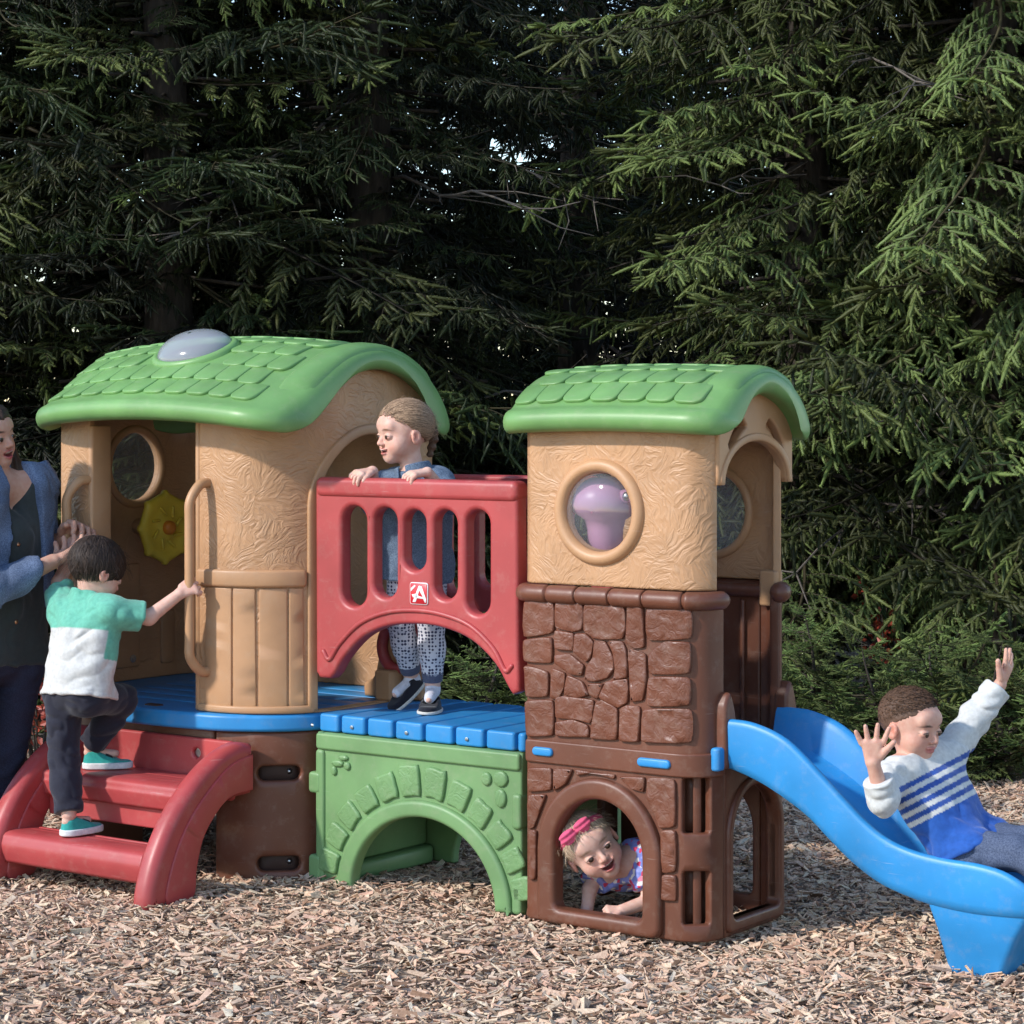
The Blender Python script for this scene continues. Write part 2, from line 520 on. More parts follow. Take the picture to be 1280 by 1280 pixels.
# ------------------------------------------------------------------ roofs
class Roof:
    def __init__(self, prof, u0, u1, h, bulge, corner):
        P = catmull(prof, 6)
        self.P = P
        d = np.linalg.norm(np.diff(P, axis=0), axis=1)
        self.s = np.concatenate([[0], np.cumsum(d)]); self.L = self.s[-1]
        T = np.gradient(P, self.s, axis=0); T /= np.linalg.norm(T, axis=1)[:, None]
        self.N = np.stack([-T[:, 1], T[:, 0]], 1)
        self.u0, self.u1, self.h, self.b, self.c = u0, u1, h, bulge, corner if isinstance(corner, tuple) else (corner, corner)
        self.vc = 0.5 * (P[0, 0] + P[-1, 0]); self.hw = 0.5 * (P[-1, 0] - P[0, 0])
    def pn(self, s):
        p = np.array([np.interp(s, self.s, self.P[:, 0]), np.interp(s, self.s, self.P[:, 1])]).T
        n = np.array([np.interp(s, self.s, self.N[:, 0]), np.interp(s, self.s, self.N[:, 1])]).T
        return p, n
    def crown(self, u):
        uc, hw = 0.5 * (self.u0 + self.u1), 0.5 * (self.u1 - self.u0)
        return self.b * (1 - np.clip((u - uc) / hw, -1, 1) ** 2)
    def surf(self, u, s, d):
        """3D point on the roof: u along the ridge, s up the slope, d above the top skin"""
        p, n = self.pn(s)
        q = p + n * (np.asarray(d) + self.h)[:, None]
        e = np.minimum(u - self.u0, self.u1 - u); cc = np.where(u - self.u0 < self.u1 - u, self.c[0], self.c[1])
        ins = np.where(e < cc, cc - np.sqrt(np.maximum(0, cc ** 2 - (cc - e) ** 2)), 0)
        q[:, 0] = self.vc + (q[:, 0] - self.vc) * (self.hw - ins) / self.hw
        return np.stack([u, q[:, 0], q[:, 1] + self.crown(u)], 1)
    def mesh(self, hole=None):
        h = self.h
        us = []
        for a in np.linspace(-PI / 2, 0, 9): us.append((self.u0 + h + h * math.sin(a), h * max(0.02, math.cos(a))))
        for u in np.linspace(self.u0 + h, self.u1 - h, 60 if hole else 26)[1:-1]: us.append((u, h))
        for a in np.linspace(0, PI / 2, 7): us.append((self.u1 - h + h * math.sin(a), h * max(0.02, math.cos(a))))
        rings = []
        S = np.linspace(0, self.L, 60)
        p, n = self.pn(S)
        for u, hh in us:
            e = min(u - self.u0, self.u1 - u)
            inset = 0.0
            cc = self.c[0] if u - self.u0 < self.u1 - u else self.c[1]
            if e < cc:
                inset = cc - math.sqrt(max(0, cc ** 2 - (cc - e) ** 2))
            k = (self.hw - inset) / self.hw
            pp = p.copy(); pp[:, 0] = self.vc + (pp[:, 0] - self.vc) * k
            top = pp + n * hh; bot = pp - n * hh
            a = np.linspace(0, PI, 9)[1:-1]
            t0 = np.array([n[0, 1], -n[0, 0]]); t1 = np.array([n[-1, 1], -n[-1, 0]])
            endb = np.array([pp[-1] + n[-1] * hh * math.cos(x) + t1 * hh * math.sin(x) for x in a])
            enda = np.array([pp[0] - n[0] * hh * math.cos(x) - t0 * hh * math.sin(x) for x in a])
            ring = np.concatenate([top, endb, bot[::-1], enda])
            rings.append(np.stack([np.full(len(ring), u), ring[:, 0], ring[:, 1] + self.crown(u)], 1))
        m = len(rings[0]); V = np.concatenate(rings)
        F = grid_faces(len(rings), m, False, True)
        if hole is not None:      # open skylight: drop the skin faces inside the ellipse, top and bottom
            hu, hs, ru, rs = hole
            sv_ = np.concatenate([S, np.full(7, 9.0), S[::-1], np.full(7, 9.0)])
            su_ = np.array([u for u, _ in us])
            ins = (((su_[:, None] - hu) / ru) ** 2 + ((sv_[None] - hs) / rs) ** 2 < 1).ravel()
            F = [f for f in F if not all(ins[list(f)])]
        F.append(tuple(range(m))[::-1]); F.append(tuple(range((len(rings) - 1) * m, len(rings) * m)))
        return V, [f[::-1] for f in F]

def shingles(roof, parent, s_start, row_h, rows, u_a, u_b, width, skip=None):
    for r in range(rows):
        s0 = s_start + r * row_h
        n = int((u_b - u_a) / width)
        shift = (r % 2) * width * 0.5
        for c in range(n + 1):
            uc = u_a + c * width + shift
            if uc + width / 2 > u_b + 0.02: continue
            if skip is not None and skip(uc, s0 + row_h / 2): continue
            w = width * 0.488; hgt = row_h * 1.12
            out = np.concatenate([np.array([[w, hgt], [-w, hgt], [-w, hgt * .5]]),
                                  arc(-w + w * .62, hgt * .28, w * .62, hgt * .28, PI, 1.5 * PI, 5),
                                  arc(w - w * .62, hgt * .28, w * .62, hgt * .28, 1.5 * PI, 2 * PI, 5), np.array([[w, hgt * .5]])])
            dz = rng.uniform(-.0008, .0012)
            def mf(x, y, d, uc=uc, s0=s0, hgt=hgt, dz=dz):
                return roof.surf(uc + x, s0 + y, d + 0.0062 * (1 - y / hgt) + dz)
            V, F = plate(resample(out, 0.03), [], -0.008, 0.0045, 0.004, mf, nseg=2)
            mesh_obj('shingle', V, F, 'green', parent, wn_mod=False, sharp=60)

LROOF = Roof([(-.235, 1.502), (-.185, 1.522), (-.10, 1.567), (0, 1.624), (.15, 1.688), (.31, 1.71), (.46, 1.69), (.58, 1.643), (.66, 1.588), (.715, 1.53), (.74, 1.485)], -2.675, -1.432, 0.036, 0.045, (0.30, 0.17))
SKY_U, SKY_S = -2.075, 0.36
V, F = LROOF.mesh((SKY_U, SKY_S, .145, .118))
lroof = mesh_obj('clubhouse_roof', V, F, 'green', PS)
lroof['label'] = 'green shingled roof with skylight dome on the wide tower'
SKY_U, SKY_S = -2.075, 0.36
def skipf(u, s):
    return ((u - SKY_U) / 0.18) ** 2 + ((s - SKY_S) / 0.145) ** 2 < 1 or u > -1.60
shingles(LROOF, lroof, 0.048, 0.100, 6, -2.60, -1.56, 0.098, skipf)
# raised rim band along the gable end, running over the roof
S = np.linspace(0.10, LROOF.L - 0.10, 60)
rows_ = []
for u, d in [(-1.545, -.006), (-1.541, .008), (-1.53, .012), (-1.49, .0135), (-1.465, .010), (-1.452, 0.0), (-1.45, -.012)]:
    tp = np.clip(np.minimum(S - S[0], S[-1] - S) / .10, 0, 1)
    rows_.append(LROOF.surf(np.full(60, u), S, d * tp - .012 * (1 - tp)))
mesh_obj('gable_rim', np.concatenate(rows_), grid_faces(len(rows_), 60), 'green', lroof)
# skylight
def sky_ring(k, d):
    a = np.linspace(0, 2 * PI, 40, endpoint=False)
    return LROOF.surf(SKY_U + 0.145 * k * np.cos(a), SKY_S + 0.118 * k * np.sin(a), np.full(40, d))
rr_ = [sky_ring(k, d) for k, d in [(1.14, -.006), (1.12, .010), (1.07, .017), (1.0, .019), (.94, .014), (.92, -.004)]]
ring_o = mesh_obj('skylight_rim', np.concatenate(rr_), grid_faces(6, 40, False, True), 'green', lroof)
rr_ = []
for a in np.linspace(0, 1.52, 10):
    rr_.append(sky_ring(0.97 * math.cos(a), 0.004 + 0.066 * math.sin(a)))
mesh_obj('skylight_dome', np.concatenate(rr_), grid_faces(10, 40, False, True), 'milky', lroof)

RROOF = Roof([(-.04, 1.505), (-.005, 1.518), (.055, 1.562), (.12, 1.597), (.2, 1.62), (.265, 1.627), (.33, 1.62), (.41, 1.597), (.475, 1.562), (.52, 1.522), (.545, 1.485)], -.718, .075, 0.036, 0.012, 0.11)
V, F = RROOF.mesh()
rroof = mesh_obj('stone_tower_roof', V, F, 'green', PS)
rroof['label'] = 'smaller green shingled roof on the stone tower'
shingles(RROOF, rroof, 0.050, 0.090, 4, -.64, .0, 0.098)
S = np.linspace(0.08, RROOF.L - 0.08, 50)
rows_ = []
for u, d in [(-.035, -.006), (-.031, .007), (-.02, .011), (.02, .012), (.045, .009), (.058, 0.0), (.06, -.012)]:
    tp = np.clip(np.minimum(S - S[0], S[-1] - S) / .08, 0, 1)
    rows_.append(RROOF.surf(np.full(50, u), S, d * tp - .012 * (1 - tp)))
mesh_obj('gable_rim', np.concatenate(rows_), grid_faces(len(rows_), 50), 'green', rroof)

# ------------------------------------------------------------------ wide tower (clubhouse)
LU0, LU1, LV0, LV1, LR = -2.70, -1.5, -.13, .75, .3
def lpath(inset=0.0, R=LR, lv0=LV0):
    a, b, c, d = LU0 + inset, LU1 - inset, lv0 + inset, LV1 - inset
    r = R - inset; rb = 0.15
    uc = 0.5 * (a + b)
    return Path(np.concatenate([seg((uc, c), (b - r, c)), arc(b - r, c + r, r, r, -PI / 2, 0, 30), seg((b, c + r), (b, d - rb)),
                                arc(b - rb, d - rb, rb, rb, 0, PI / 2, 16), seg((b - rb, d), (a + rb, d)), arc(a + rb, d - rb, rb, rb, PI / 2, PI, 16),
                                seg((a, d - rb), (a, c + r)), arc(a + r, c + r, r, r, PI, 1.5 * PI, 30), seg((a + r, c), (uc, c))]))
LP = lpath()
def under_roof(roof, v):
    P = roof.P - roof.N * (roof.h - 0.012)
    return float(np.interp(v, P[:, 0], P[:, 1]))
def top_edge(path, roof, s0, s1, n=60):
    S = np.linspace(s0, s1, n)
    vv = path.at(S)[:, 1]
    return np.array([[s, under_roof(roof, v)] for s, v in zip(S, vv)])

# right-hand pillar, bridge-side wall with its arch
sA = LP.s_of(-1.868, LV0); sB = LP.s_of(LU1, .60) ; sC = LP.s_of(LU1 - .15, LV1)
sj = LP.s_of(-1.522, .06)                       # jamb of the bridge arch
sjr = LP.s_of(LU1, .585)
smid = 0.5 * (sj + sjr); hw = 0.5 * (sjr - sj)
top = top_edge(LP, LROOF, sA, sC)
outer = np.concatenate([[[sC, .5515], [sA, .5515]][::-1], top[::-1]])
arch = np.concatenate([[[sj, .56], [sjr, .56]], arc(smid, 1.22, hw, .245, 0, PI, 28)])
V, F = plate(resample(outer, .05), [resample(arch, .05)], -.03, 0, .008, LP.map(), grid=.045, nseg=2)
wallR = mesh_obj('clubhouse_side_wall', V, F, 'stucco', PS, wn_mod=True)
wallR['label'] = 'rounded tan front pillar and arched wall beside the bridge'
# raised arch moulding (left jamb and arch)
for k, (o0, o1, d1) in enumerate([(-.004, .032, .011)]):
    out_a = np.concatenate([[[sj - o1, .56]], arc(smid, 1.22, hw + o1, .245 + o1, PI, 0, 40), [[sjr + o1, .56]]])
    in_a = np.concatenate([[[sjr + o0, .56]], arc(smid, 1.22, hw + o0, .245 + o0, 0, PI, 40), [[sj - o0, .56]]])
    V, F = plate(resample(np.concatenate([out_a, in_a]), .04), [], -.01, d1, .008, LP.map(), nseg=3)
    mesh_obj('arch_moulding', V, F, 'tan', wallR)
# ledge and fluted boards on the lower pillar
s_end = sj - .036
V, F = plate(resample(rrect(sA + .002, .965, s_end, 1.022, .013, 4), .03), [], -.004, .016, .010, LP.map(), nseg=3)
mesh_obj('ledge', V, F, 'tan', wallR)
bw = [0.115, 0.085, 0.10, 0.08, 0.09]
x = sA + .030
for i, w in enumerate(bw):
    if x + w > s_end - .004: w = s_end - .004 - x
    if w < .02: break
    lo = 0.575 + 0.0 * i
    out = np.array([[x + .003, lo], [x + w - .003, lo], [x + w - .003 - .004 * (i % 2), .962], [x + .003 + .004 * ((i + 1) % 2), .962]])
    V, F = plate(resample(out, .03), [], -.004, .0055, .004, LP.map(), nseg=3)
    mesh_obj('board', V, F, 'tan', wallR)
    x += w
V, F = plate(resample(rrect(sA + .001, .5525, s_end + .03, .578, .009, 4), .03), [], -.004, .011, .007, LP.map(), nseg=2)
mesh_obj('skirting', V, F, 'tan', wallR)
# door jamb edge: the pillar is a thick box at the doorway
V, F = bbox_mesh(-1.885, -1.862, -.132, -.045, .5515, 1.52, .008)
mesh_obj('door_jamb', V, F, 'tan', wallR)
# long grab handles
def handle(u_in, u_out, z0, z1, name_parent):
    P = catmull([(u_in, -.125, z1 + .03), (u_in + (u_out - u_in) * .35, -.165, z1 + .022), (u_out, -.20, z1 - .03), (u_out, -.203, z1 - .10), (u_out, -.203, 0.5 * (z0 + z1)), (u_out, -.203, z0 + .10), (u_out, -.20, z0 + .035), (u_in + (u_out - u_in) * .35, -.165, z0 - .01), (u_in, -.125, z0 - .018)], 6)
    V, F = tube(P, 0.0165, 12)
    return mesh_obj('handle', V, F, 'tan', name_parent)
handle(-1.825, -1.838, .70, 1.275, wallR)

# back wall
sD = LP.s_of(LU0 + .15, LV1)
top = top_edge(LP, LROOF, sC + .002, sD - .002, 30)
outer = np.concatenate([[[sC + .002, .5515], [sD - .002, .5515]], top[::-1]])
V, F = plate(resample(outer, .06), [], -.03, 0, .006, LP.map(), grid=.08, nseg=2)
mesh_obj('clubhouse_back_wall', V, F, 'stucco', PS, wn_mod=True)
# left wall with round window, left front pillar
sE = LP.s_of(LU0, .02); sF = LP.s_of(-2.378, LV0)
top = top_edge(LP, LROOF, sD + .002, sF)
outer = np.concatenate([[[sD + .002, .5515], [sF, .5515]], top[::-1]])
swin = LP.s_of(LU0, .38); ZW = 1.335; RW = .126
win = arc(swin, ZW, RW, RW, 0, 2 * PI, 41)[:-1]
V, F = plate(resample(outer, .05), [win], -.03, 0, .006, LP.map(), grid=.05, nseg=2)
wallL = mesh_obj('clubhouse_left_wall', V, F, 'stucco', PS, wn_mod=True)
wallL['label'] = 'tan left wall of the wide tower with round window'
a = np.linspace(0, 2 * PI, 40, endpoint=False)
V, F = tube(LP.map()(swin + .138 * np.cos(a), ZW + .138 * np.sin(a), np.full(40, -.030)), .015, 10, closed=True)
wr = mesh_obj('window_rim', V, F, 'tan', wallL)
def dome(path, s, z, r, depth, off, flip=1):
    rings = []
    a = np.linspace(0, 2 * PI, 36, endpoint=False)
    for t in np.linspace(0, 1.54, 9):
        rings.append(path.map()(s + r * math.cos(t) * np.cos(a), z + r * math.cos(t) * np.sin(a), np.full(36, off + flip * depth * math.sin(t))))
    return np.concatenate(rings), grid_faces(9, 36, False, True)
V, F = dome(LP, swin, ZW, RW + .004, .010, -.026)
mesh_obj('window_pane', V, F, 'hazy', wallL)
V, F = bbox_mesh(-2.388, -2.365, -.132, -.035, .5515, 1.49, .008)
mesh_obj('door_jamb', V, F, 'tan', wallL)
handle(-2.385, -2.412, .78, 1.275, wallL)
V, F = plate(resample(rrect(LP.s_of(LU0, .10) , .965, sF - .002, 1.022, .013, 4), .03), [], -.004, .014, .010, LP.map(), nseg=2)
mesh_obj('ledge', V, F, 'tan', wallL)
# embossed ring and panel on the inside of the left wall
sr = LP.s_of(LU0, .17)
V, F = tube(LP.map()(sr + .05 * np.cos(a), 1.13 + .05 * np.sin(a), np.full(40, -.031)), .005, 6, closed=True)
mesh_obj('embossed_ring', V, F, 'tan', wallL)
sp = LP.s_of(LU0, .42)
for (x0, x1, z0, z1) in [(sp - .16, sp - .09, .60, .80), (sp + .02, sp + .22, .60, .98), (sr - .05, sr + .08, .58, .95)]:
    V, F = plate(rrect(x0, z0, x1, z1, .012, 4), [], -.038, -.02, .006, LP.map(), grid=.05, nseg=2)
    mesh_obj('embossed_panel', V, F, 'tan', wallL)
bolt(wallL, LU0 + .038, .36, .632, 'u', .014)

# toy steering wheel on a stalk inside
wheel_c = np.array([-2.53, .39, 1.115])
n = 96
a = np.linspace(0, 2 * PI, n, endpoint=False)
lob = 0.125 / np.maximum(.90, np.cos((a % (PI / 4)) - PI / 8)) * .97 + 0.006 * np.clip(np.cos(8 * a) * 4 - 2.6, 0, 1)
rings = []
for k, d in [(.02, .016), (.30, .016), (.36, .010), (.70, .011), (.80, .014), (.92, .016), (1.0, .008), (1.0, -.006), (.9, -.014), (.02, -.014)]:
    r = (lob if k > .85 else np.full(n, .118)) * k
    rings.append(np.stack([np.full(n, d), r * np.cos(a), r * np.sin(a)], 1))
V = np.concatenate(rings); F = [f[::-1] for f in grid_faces(len(rings), n, False, True)]
wheel = mesh_obj('steering_wheel', V + wheel_c, F, 'yellow', PS)
wheel['label'] = 'yellow toy steering wheel with orange hub'
V, F = lathe([(.0005, .03), (.016, .029), (.024, .022), (.026, .01), (.026, 0)], 24)
mesh_obj('hub', np.stack([V[:, 2], V[:, 0], V[:, 1]], 1) + wheel_c + np.array([.012, 0, 0]), F, 'orange', wheel)
V, F = tube([wheel_c + np.array([-.13, 0, 0]), wheel_c + np.array([-.01, 0, 0])], .03, 16)
mesh_obj('stalk', V, F, 'tan', wheel)
for i in range(8):
    b = i * PI / 4 + .2
    V, F = tube([wheel_c + np.array([.014, .05 * math.cos(b), .05 * math.sin(b)]), wheel_c + np.array([.016, .078 * math.cos(b + .25), .078 * math.sin(b + .25)])], .0055, 8)
    mesh_obj('spoke_groove', V, F, 'yellow', wheel)

# blue platform
PLP = lpath(-.012)
pts = PLP.at(np.linspace(0, PLP.L, 160))[:-1]
bow = np.where((pts[:, 1] < LV0 + .05) & (np.abs(pts[:, 0] + 2.08) < .42), 1, 0)
pts[:, 1] -= bow * 0.045 * np.clip(1 - ((pts[:, 0] + 2.08) / .42) ** 2, 0, 1)
V, F = plate(pts, [], 0, .057, .014, map_z(.494), nseg=4)
plat = mesh_obj('platform', V, F, 'blue', PS, wn_mod=True)
plat['label'] = 'blue floor of the wide tower'
for i in range(6):
    V, F = bbox_mesh(-2.5, -1.56, .02 + i * .115, .02 + i * .115 + .10, .547, .5535, .003)
    mesh_obj('floor_board', V, F, 'blue', plat)
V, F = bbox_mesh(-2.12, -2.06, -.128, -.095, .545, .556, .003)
mesh_obj('drain_slot_shade', V, F, 'dark', plat)  # dark bar on the floor paints the shade of a slot
bolt(plat, -1.485, .0, .52, 'u', .006)

# brown base corners
BP = lpath(0.004)
s0 = BP.s_of(-1.79, LV0 + .004); s1 = BP.s_of(LU1 - .004, .62)
slots = []
for zz, zh in ((.357, .024), (.062, .024)):
    sc = BP.s_of(-1.60, -.05)
    slots.append(rrect(sc - .062, zz - zh, sc + .085, zz + zh, .023, 6))
V, F = plate(resample(np.array([[s0, 0], [s1, 0], [s1, .492], [s0, .492]]), .04), slots, -.035, 0, .010, BP.map(), grid=.04, nseg=2)
baseR = mesh_obj('clubhouse_base', V, F, 'brown', PS, wn_mod=True)
baseR['label'] = 'brown curved base under the wide tower beside the bridge'
for zz in (.357, .062):
    sc = BP.s_of(-1.60, -.05)
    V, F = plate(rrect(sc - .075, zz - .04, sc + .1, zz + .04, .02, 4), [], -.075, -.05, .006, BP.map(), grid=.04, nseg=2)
    mesh_obj('slot_back', V, F, 'dark', baseR)  # backing coloured dark as the shade behind the slot
    p = BP.map()(np.array([sc + .055]), np.array([zz]), np.array([-.048]))[0]
    V, F = lathe([(.0005, .006), (.006, .005), (.009, 0)], 12)
    nn = BP.nor(sc + .055)
    V3 = p + V[:, 0:1] * np.array([-nn[1], nn[0], 0]) + V[:, 1:2] * np.array([0, 0, 1.]) + V[:, 2:3] * np.array([nn[0], nn[1], 0])
    mesh_obj('bolt', V3, F, 'steel', baseR)
V, F = bbox_mesh(-1.80, -1.775, -.125, .10, 0, .492, .008)
mesh_obj('base_return', V, F, 'brown', baseR)
s2 = BP.s_of(LU0 + .004, .6); s3 = BP.s_of(-2.36, LV0 + .004)
V, F = plate(resample(np.array([[s2, 0], [s3, 0], [s3, .492], [s2, .492]]), .05), [], -.035, 0, .010, BP.map(), grid=.05, nseg=2)
baseL = mesh_obj('clubhouse_base', V, F, 'brown', PS, wn_mod=True)
V, F = bbox_mesh(-2.372, -2.345, -.125, .10, 0, .492, .008)
mesh_obj('base_return', V, F, 'brown', baseL)
for (ua, ub) in ((-2.5, -2.2), (-1.95, -1.65)):
    V, F = bbox_mesh(ua, ub, LV1 - .05, LV1 - .015, 0, .492, .008)
    mesh_obj('base_leg', V, F, 'brown', baseL)
V, F = bbox_mesh(-2.34, -1.81, -.122, -.09, .43, .492, .008)
mesh_obj('base_beam', V, F, 'brown', baseR)

# ------------------------------------------------------------------ red steps
def stair_side(u_in, u_out):
    outl = catmull([(-.125, .462), (-.20, .470), (-.30, .437), (-.41, .365), (-.51, .262), (-.585, .13), (-.61, .0), (-.50, -.0), (-.40, .0), (-.385, .10), (-.35, .20), (-.26, .285), (-.128, .30)], 5)
    V, F = plate(resample(outl, .03), [], 0, u_out - u_in, .034, map_u(u_in), nseg=5)
    # slimmer web under a fat rounded rail
    return V, F
stair_parts = empty('steps', (0, 0, 0)); stair_parts.parent = PS
stair_parts['label'] = 'red two-tread steps up to the wide tower'
for ui in (-1.702, -2.42):
    V, F = stair_side(ui, ui + .082)
    sd = mesh_obj('side_rail', V, F, 'red', stair_parts, wn_mod=True)
    uo = ui + .082
    web = catmull([(-.14, .43), (-.24, .41), (-.34, .345), (-.44, .25), (-.51, .13), (-.535, .01), (-.42, .01), (-.40, .11), (-.36, .21), (-.26, .30), (-.14, .315)], 4)
    V, F = plate(resample(web, .03), [], -.004, .006, .005, map_u(uo), nseg=2)
    mesh_obj('side_panel', V, F, 'red', sd)
for (v0, v1, z0, z1, lip) in ((-.56, -.385, .065, .165, 1), (-.385, -.15, .262, .35, 1)):
    ys = catmull([(v0 + .012, z0), (v0, z0 + .04), (v0 + .002, z1 - .03), (v0 + .03, z1), (v1 - .02, z1 - .004), (v1, z1 - .02), (v1, z1 - .045), (v0 + .05, z1 - .045), (v0 + .045, z0)], 4)
    V, F = plate(resample(ys, .03), [], 0, .64, .006, map_u(-2.345), nseg=2)
    tr = mesh_obj('tread', V, F, 'red', stair_parts, wn_mod=True)
    for k in range(3):
        vv = v0 + .055 + k * .035
        V, F = bbox_mesh(-2.30, -1.75, vv, vv + .014, z1 - .004, z1 + .0015, .0018)
        mesh_obj('tread_rib', V, F, 'red', tr)
V, F = plate(rrect(-2.34, .195, -1.70, .305, .012, 4), [], 0, .02, .007, map_v(-.335), nseg=2)
mesh_obj('riser', V, F, 'red', stair_parts, wn_mod=True)
V, F = plate(rrect(-2.34, .27, -1.70, .465, .015, 4), [arc(-1.86, .415, .016, .016, 0, 2 * PI, 17)[:-1]], 0, .022, .008, map_v(-.128), nseg=3)
rs_ = mesh_obj('back_panel', V, F, 'red', stair_parts, wn_mod=True)
bolt(rs_, -1.86, -.1345, .415, 'v', .014)

# ------------------------------------------------------------------ bridge
BV = .047
deck = empty('bridge_deck', (0, 0, 0)); deck.parent = PS
deck['label'] = 'blue planked deck of the bridge'
V, F = plate(rrect(-1.485, BV + .012, -.66, .575, .01, 3), [], 0, .035, .006, map_z(.500), nseg=2)
mesh_obj('deck_base', V, F, 'blue', deck, wn_mod=True)
edges = [-1.492, -1.40, -1.29, -1.175, -1.055, -.935, -.815, -.695, -.655]
for i in range(len(edges) - 1):
    a0, a1 = edges[i] + .004, edges[i + 1] - .006
    V, F = bbox_mesh(a0, a1, BV - .012, .59, .497, .5545, .008)
    pk = mesh_obj('plank', V, F, 'blue', deck, wn_mod=True)
    if i in (1, 3, 5): bolt(pk, a0 + .05, BV - .013, .520, 'v', .006)

def rail_outline(front=True):
    if not front:
        return np.concatenate([[[-1.49, .86]], arc(-1.475, 1.305, .018, .018, PI, PI / 2, 5), arc(-.715, 1.29, .035, .035, PI / 2, 0, 6), [[-.676, .86]]])
    return np.concatenate([[[-1.49, .69]], arc(-1.475, 1.305, .018, .018, PI, PI / 2, 5), arc(-.715, 1.29, .035, .035, PI / 2, 0, 6), [[-.676, .80]], [[-.672, .685]], [[-.70, .672]],
                           catmull([(-.715, .69), (-.77, .765), (-.86, .83), (-.97, .862), (-1.077, .868), (-1.19, .855), (-1.29, .815), (-1.37, .745), (-1.41, .69)], 5), [[-1.43, .672]], [[-1.475, .672]]])
slot_px = [(433, 463, 632, 758), (473, 501, 634, 747), (510, 537, 637, 713), (548, 576, 637, 749), (588, 617, 637, 768)]
rslots = []
for x0, x1, y0, y1 in slot_px:
    ua, zt = px_v(x0, y0, BV); ub, zb = px_v(x1, y1, BV)
    rslots.append(rrect(ua, zb, ub, zt, (ub - ua) * .48, 7))
def railing(vpos, front):
    V, F = plate(resample(rail_outline(front), .04), rslots if front else [np.maximum(h_, [-9, .92]) for h_ in rslots], -.032, .026, .013, map_v(vpos), bev_h=.017, nseg=4)
    o = mesh_obj('railing', V, F, 'red', PS, wn_mod=True)
    if not front:
        return o
    # raised bead following the arch and the frame
    b1 = catmull([(-1.455, .76), (-1.43, .735), (-1.385, .79), (-1.30, .86), (-1.19, .90), (-1.077, .912), (-.97, .905), (-.86, .875), (-.77, .81), (-.725, .745), (-.70, .76)], 5)
    P = np.stack([b1[:, 0], np.full(len(b1), vpos - .026), b1[:, 1]], 1)
    V, F = tube(P, .0085, 8)
    mesh_obj('bead', V, F, 'red', o)
    V, F = plate(rrect(-1.487, 1.262, -.676, 1.326, .022, 5), [], -.036, .036, .018, map_v(vpos), nseg=4)
    mesh_obj('top_rail', V, F, 'red', o, wn_mod=True)
    return o
rail = railing(BV, True)
rail['label'] = 'red slotted bridge railing with maker plate, facing the steps side'
railb = railing(.60, False)
railb['label'] = 'red slotted bridge railing on the far side'
# maker plate with a white emblem
cu_, cz_ = px_v(523.5, 742, BV - .03)
lp_ = mesh_obj('maker_plate', *plate(rrect(cu_ - .036, cz_ - .035, cu_ + .036, cz_ + .035, .008, 4), [], 0, .005, .002, map_v(BV - .0255), nseg=2), 'white', rail)
mesh_obj('plate_field', *plate(rrect(cu_ - .0335, cz_ - .0325, cu_ + .0335, cz_ + .0325, .006, 4), [], 0, .0012, .0004, map_v(BV - .0302), nseg=1), 'logored', lp_)
for poly in ([(-.026, -.03), (-.012, -.03), (.004, .012), (.016, -.006), (.028, -.03), (.034, -.03), (.034, -.018), (.014, .026), (.002, .028), (-.006, .012)],
             [(-.03, -.004), (-.006, .0), (.0, -.008), (.02, -.012), (.02, -.018), (-.006, -.016), (-.024, -.014)],
             [(-.034, .006), (-.012, .026), (-.016, .03), (-.034, .018)]):
    mesh_obj('emblem', *plate(np.array(poly) * .9 + np.array([cu_, cz_]), [], 0, .0012, .0003, map_v(BV - .0313), nseg=1), 'white', lp_)

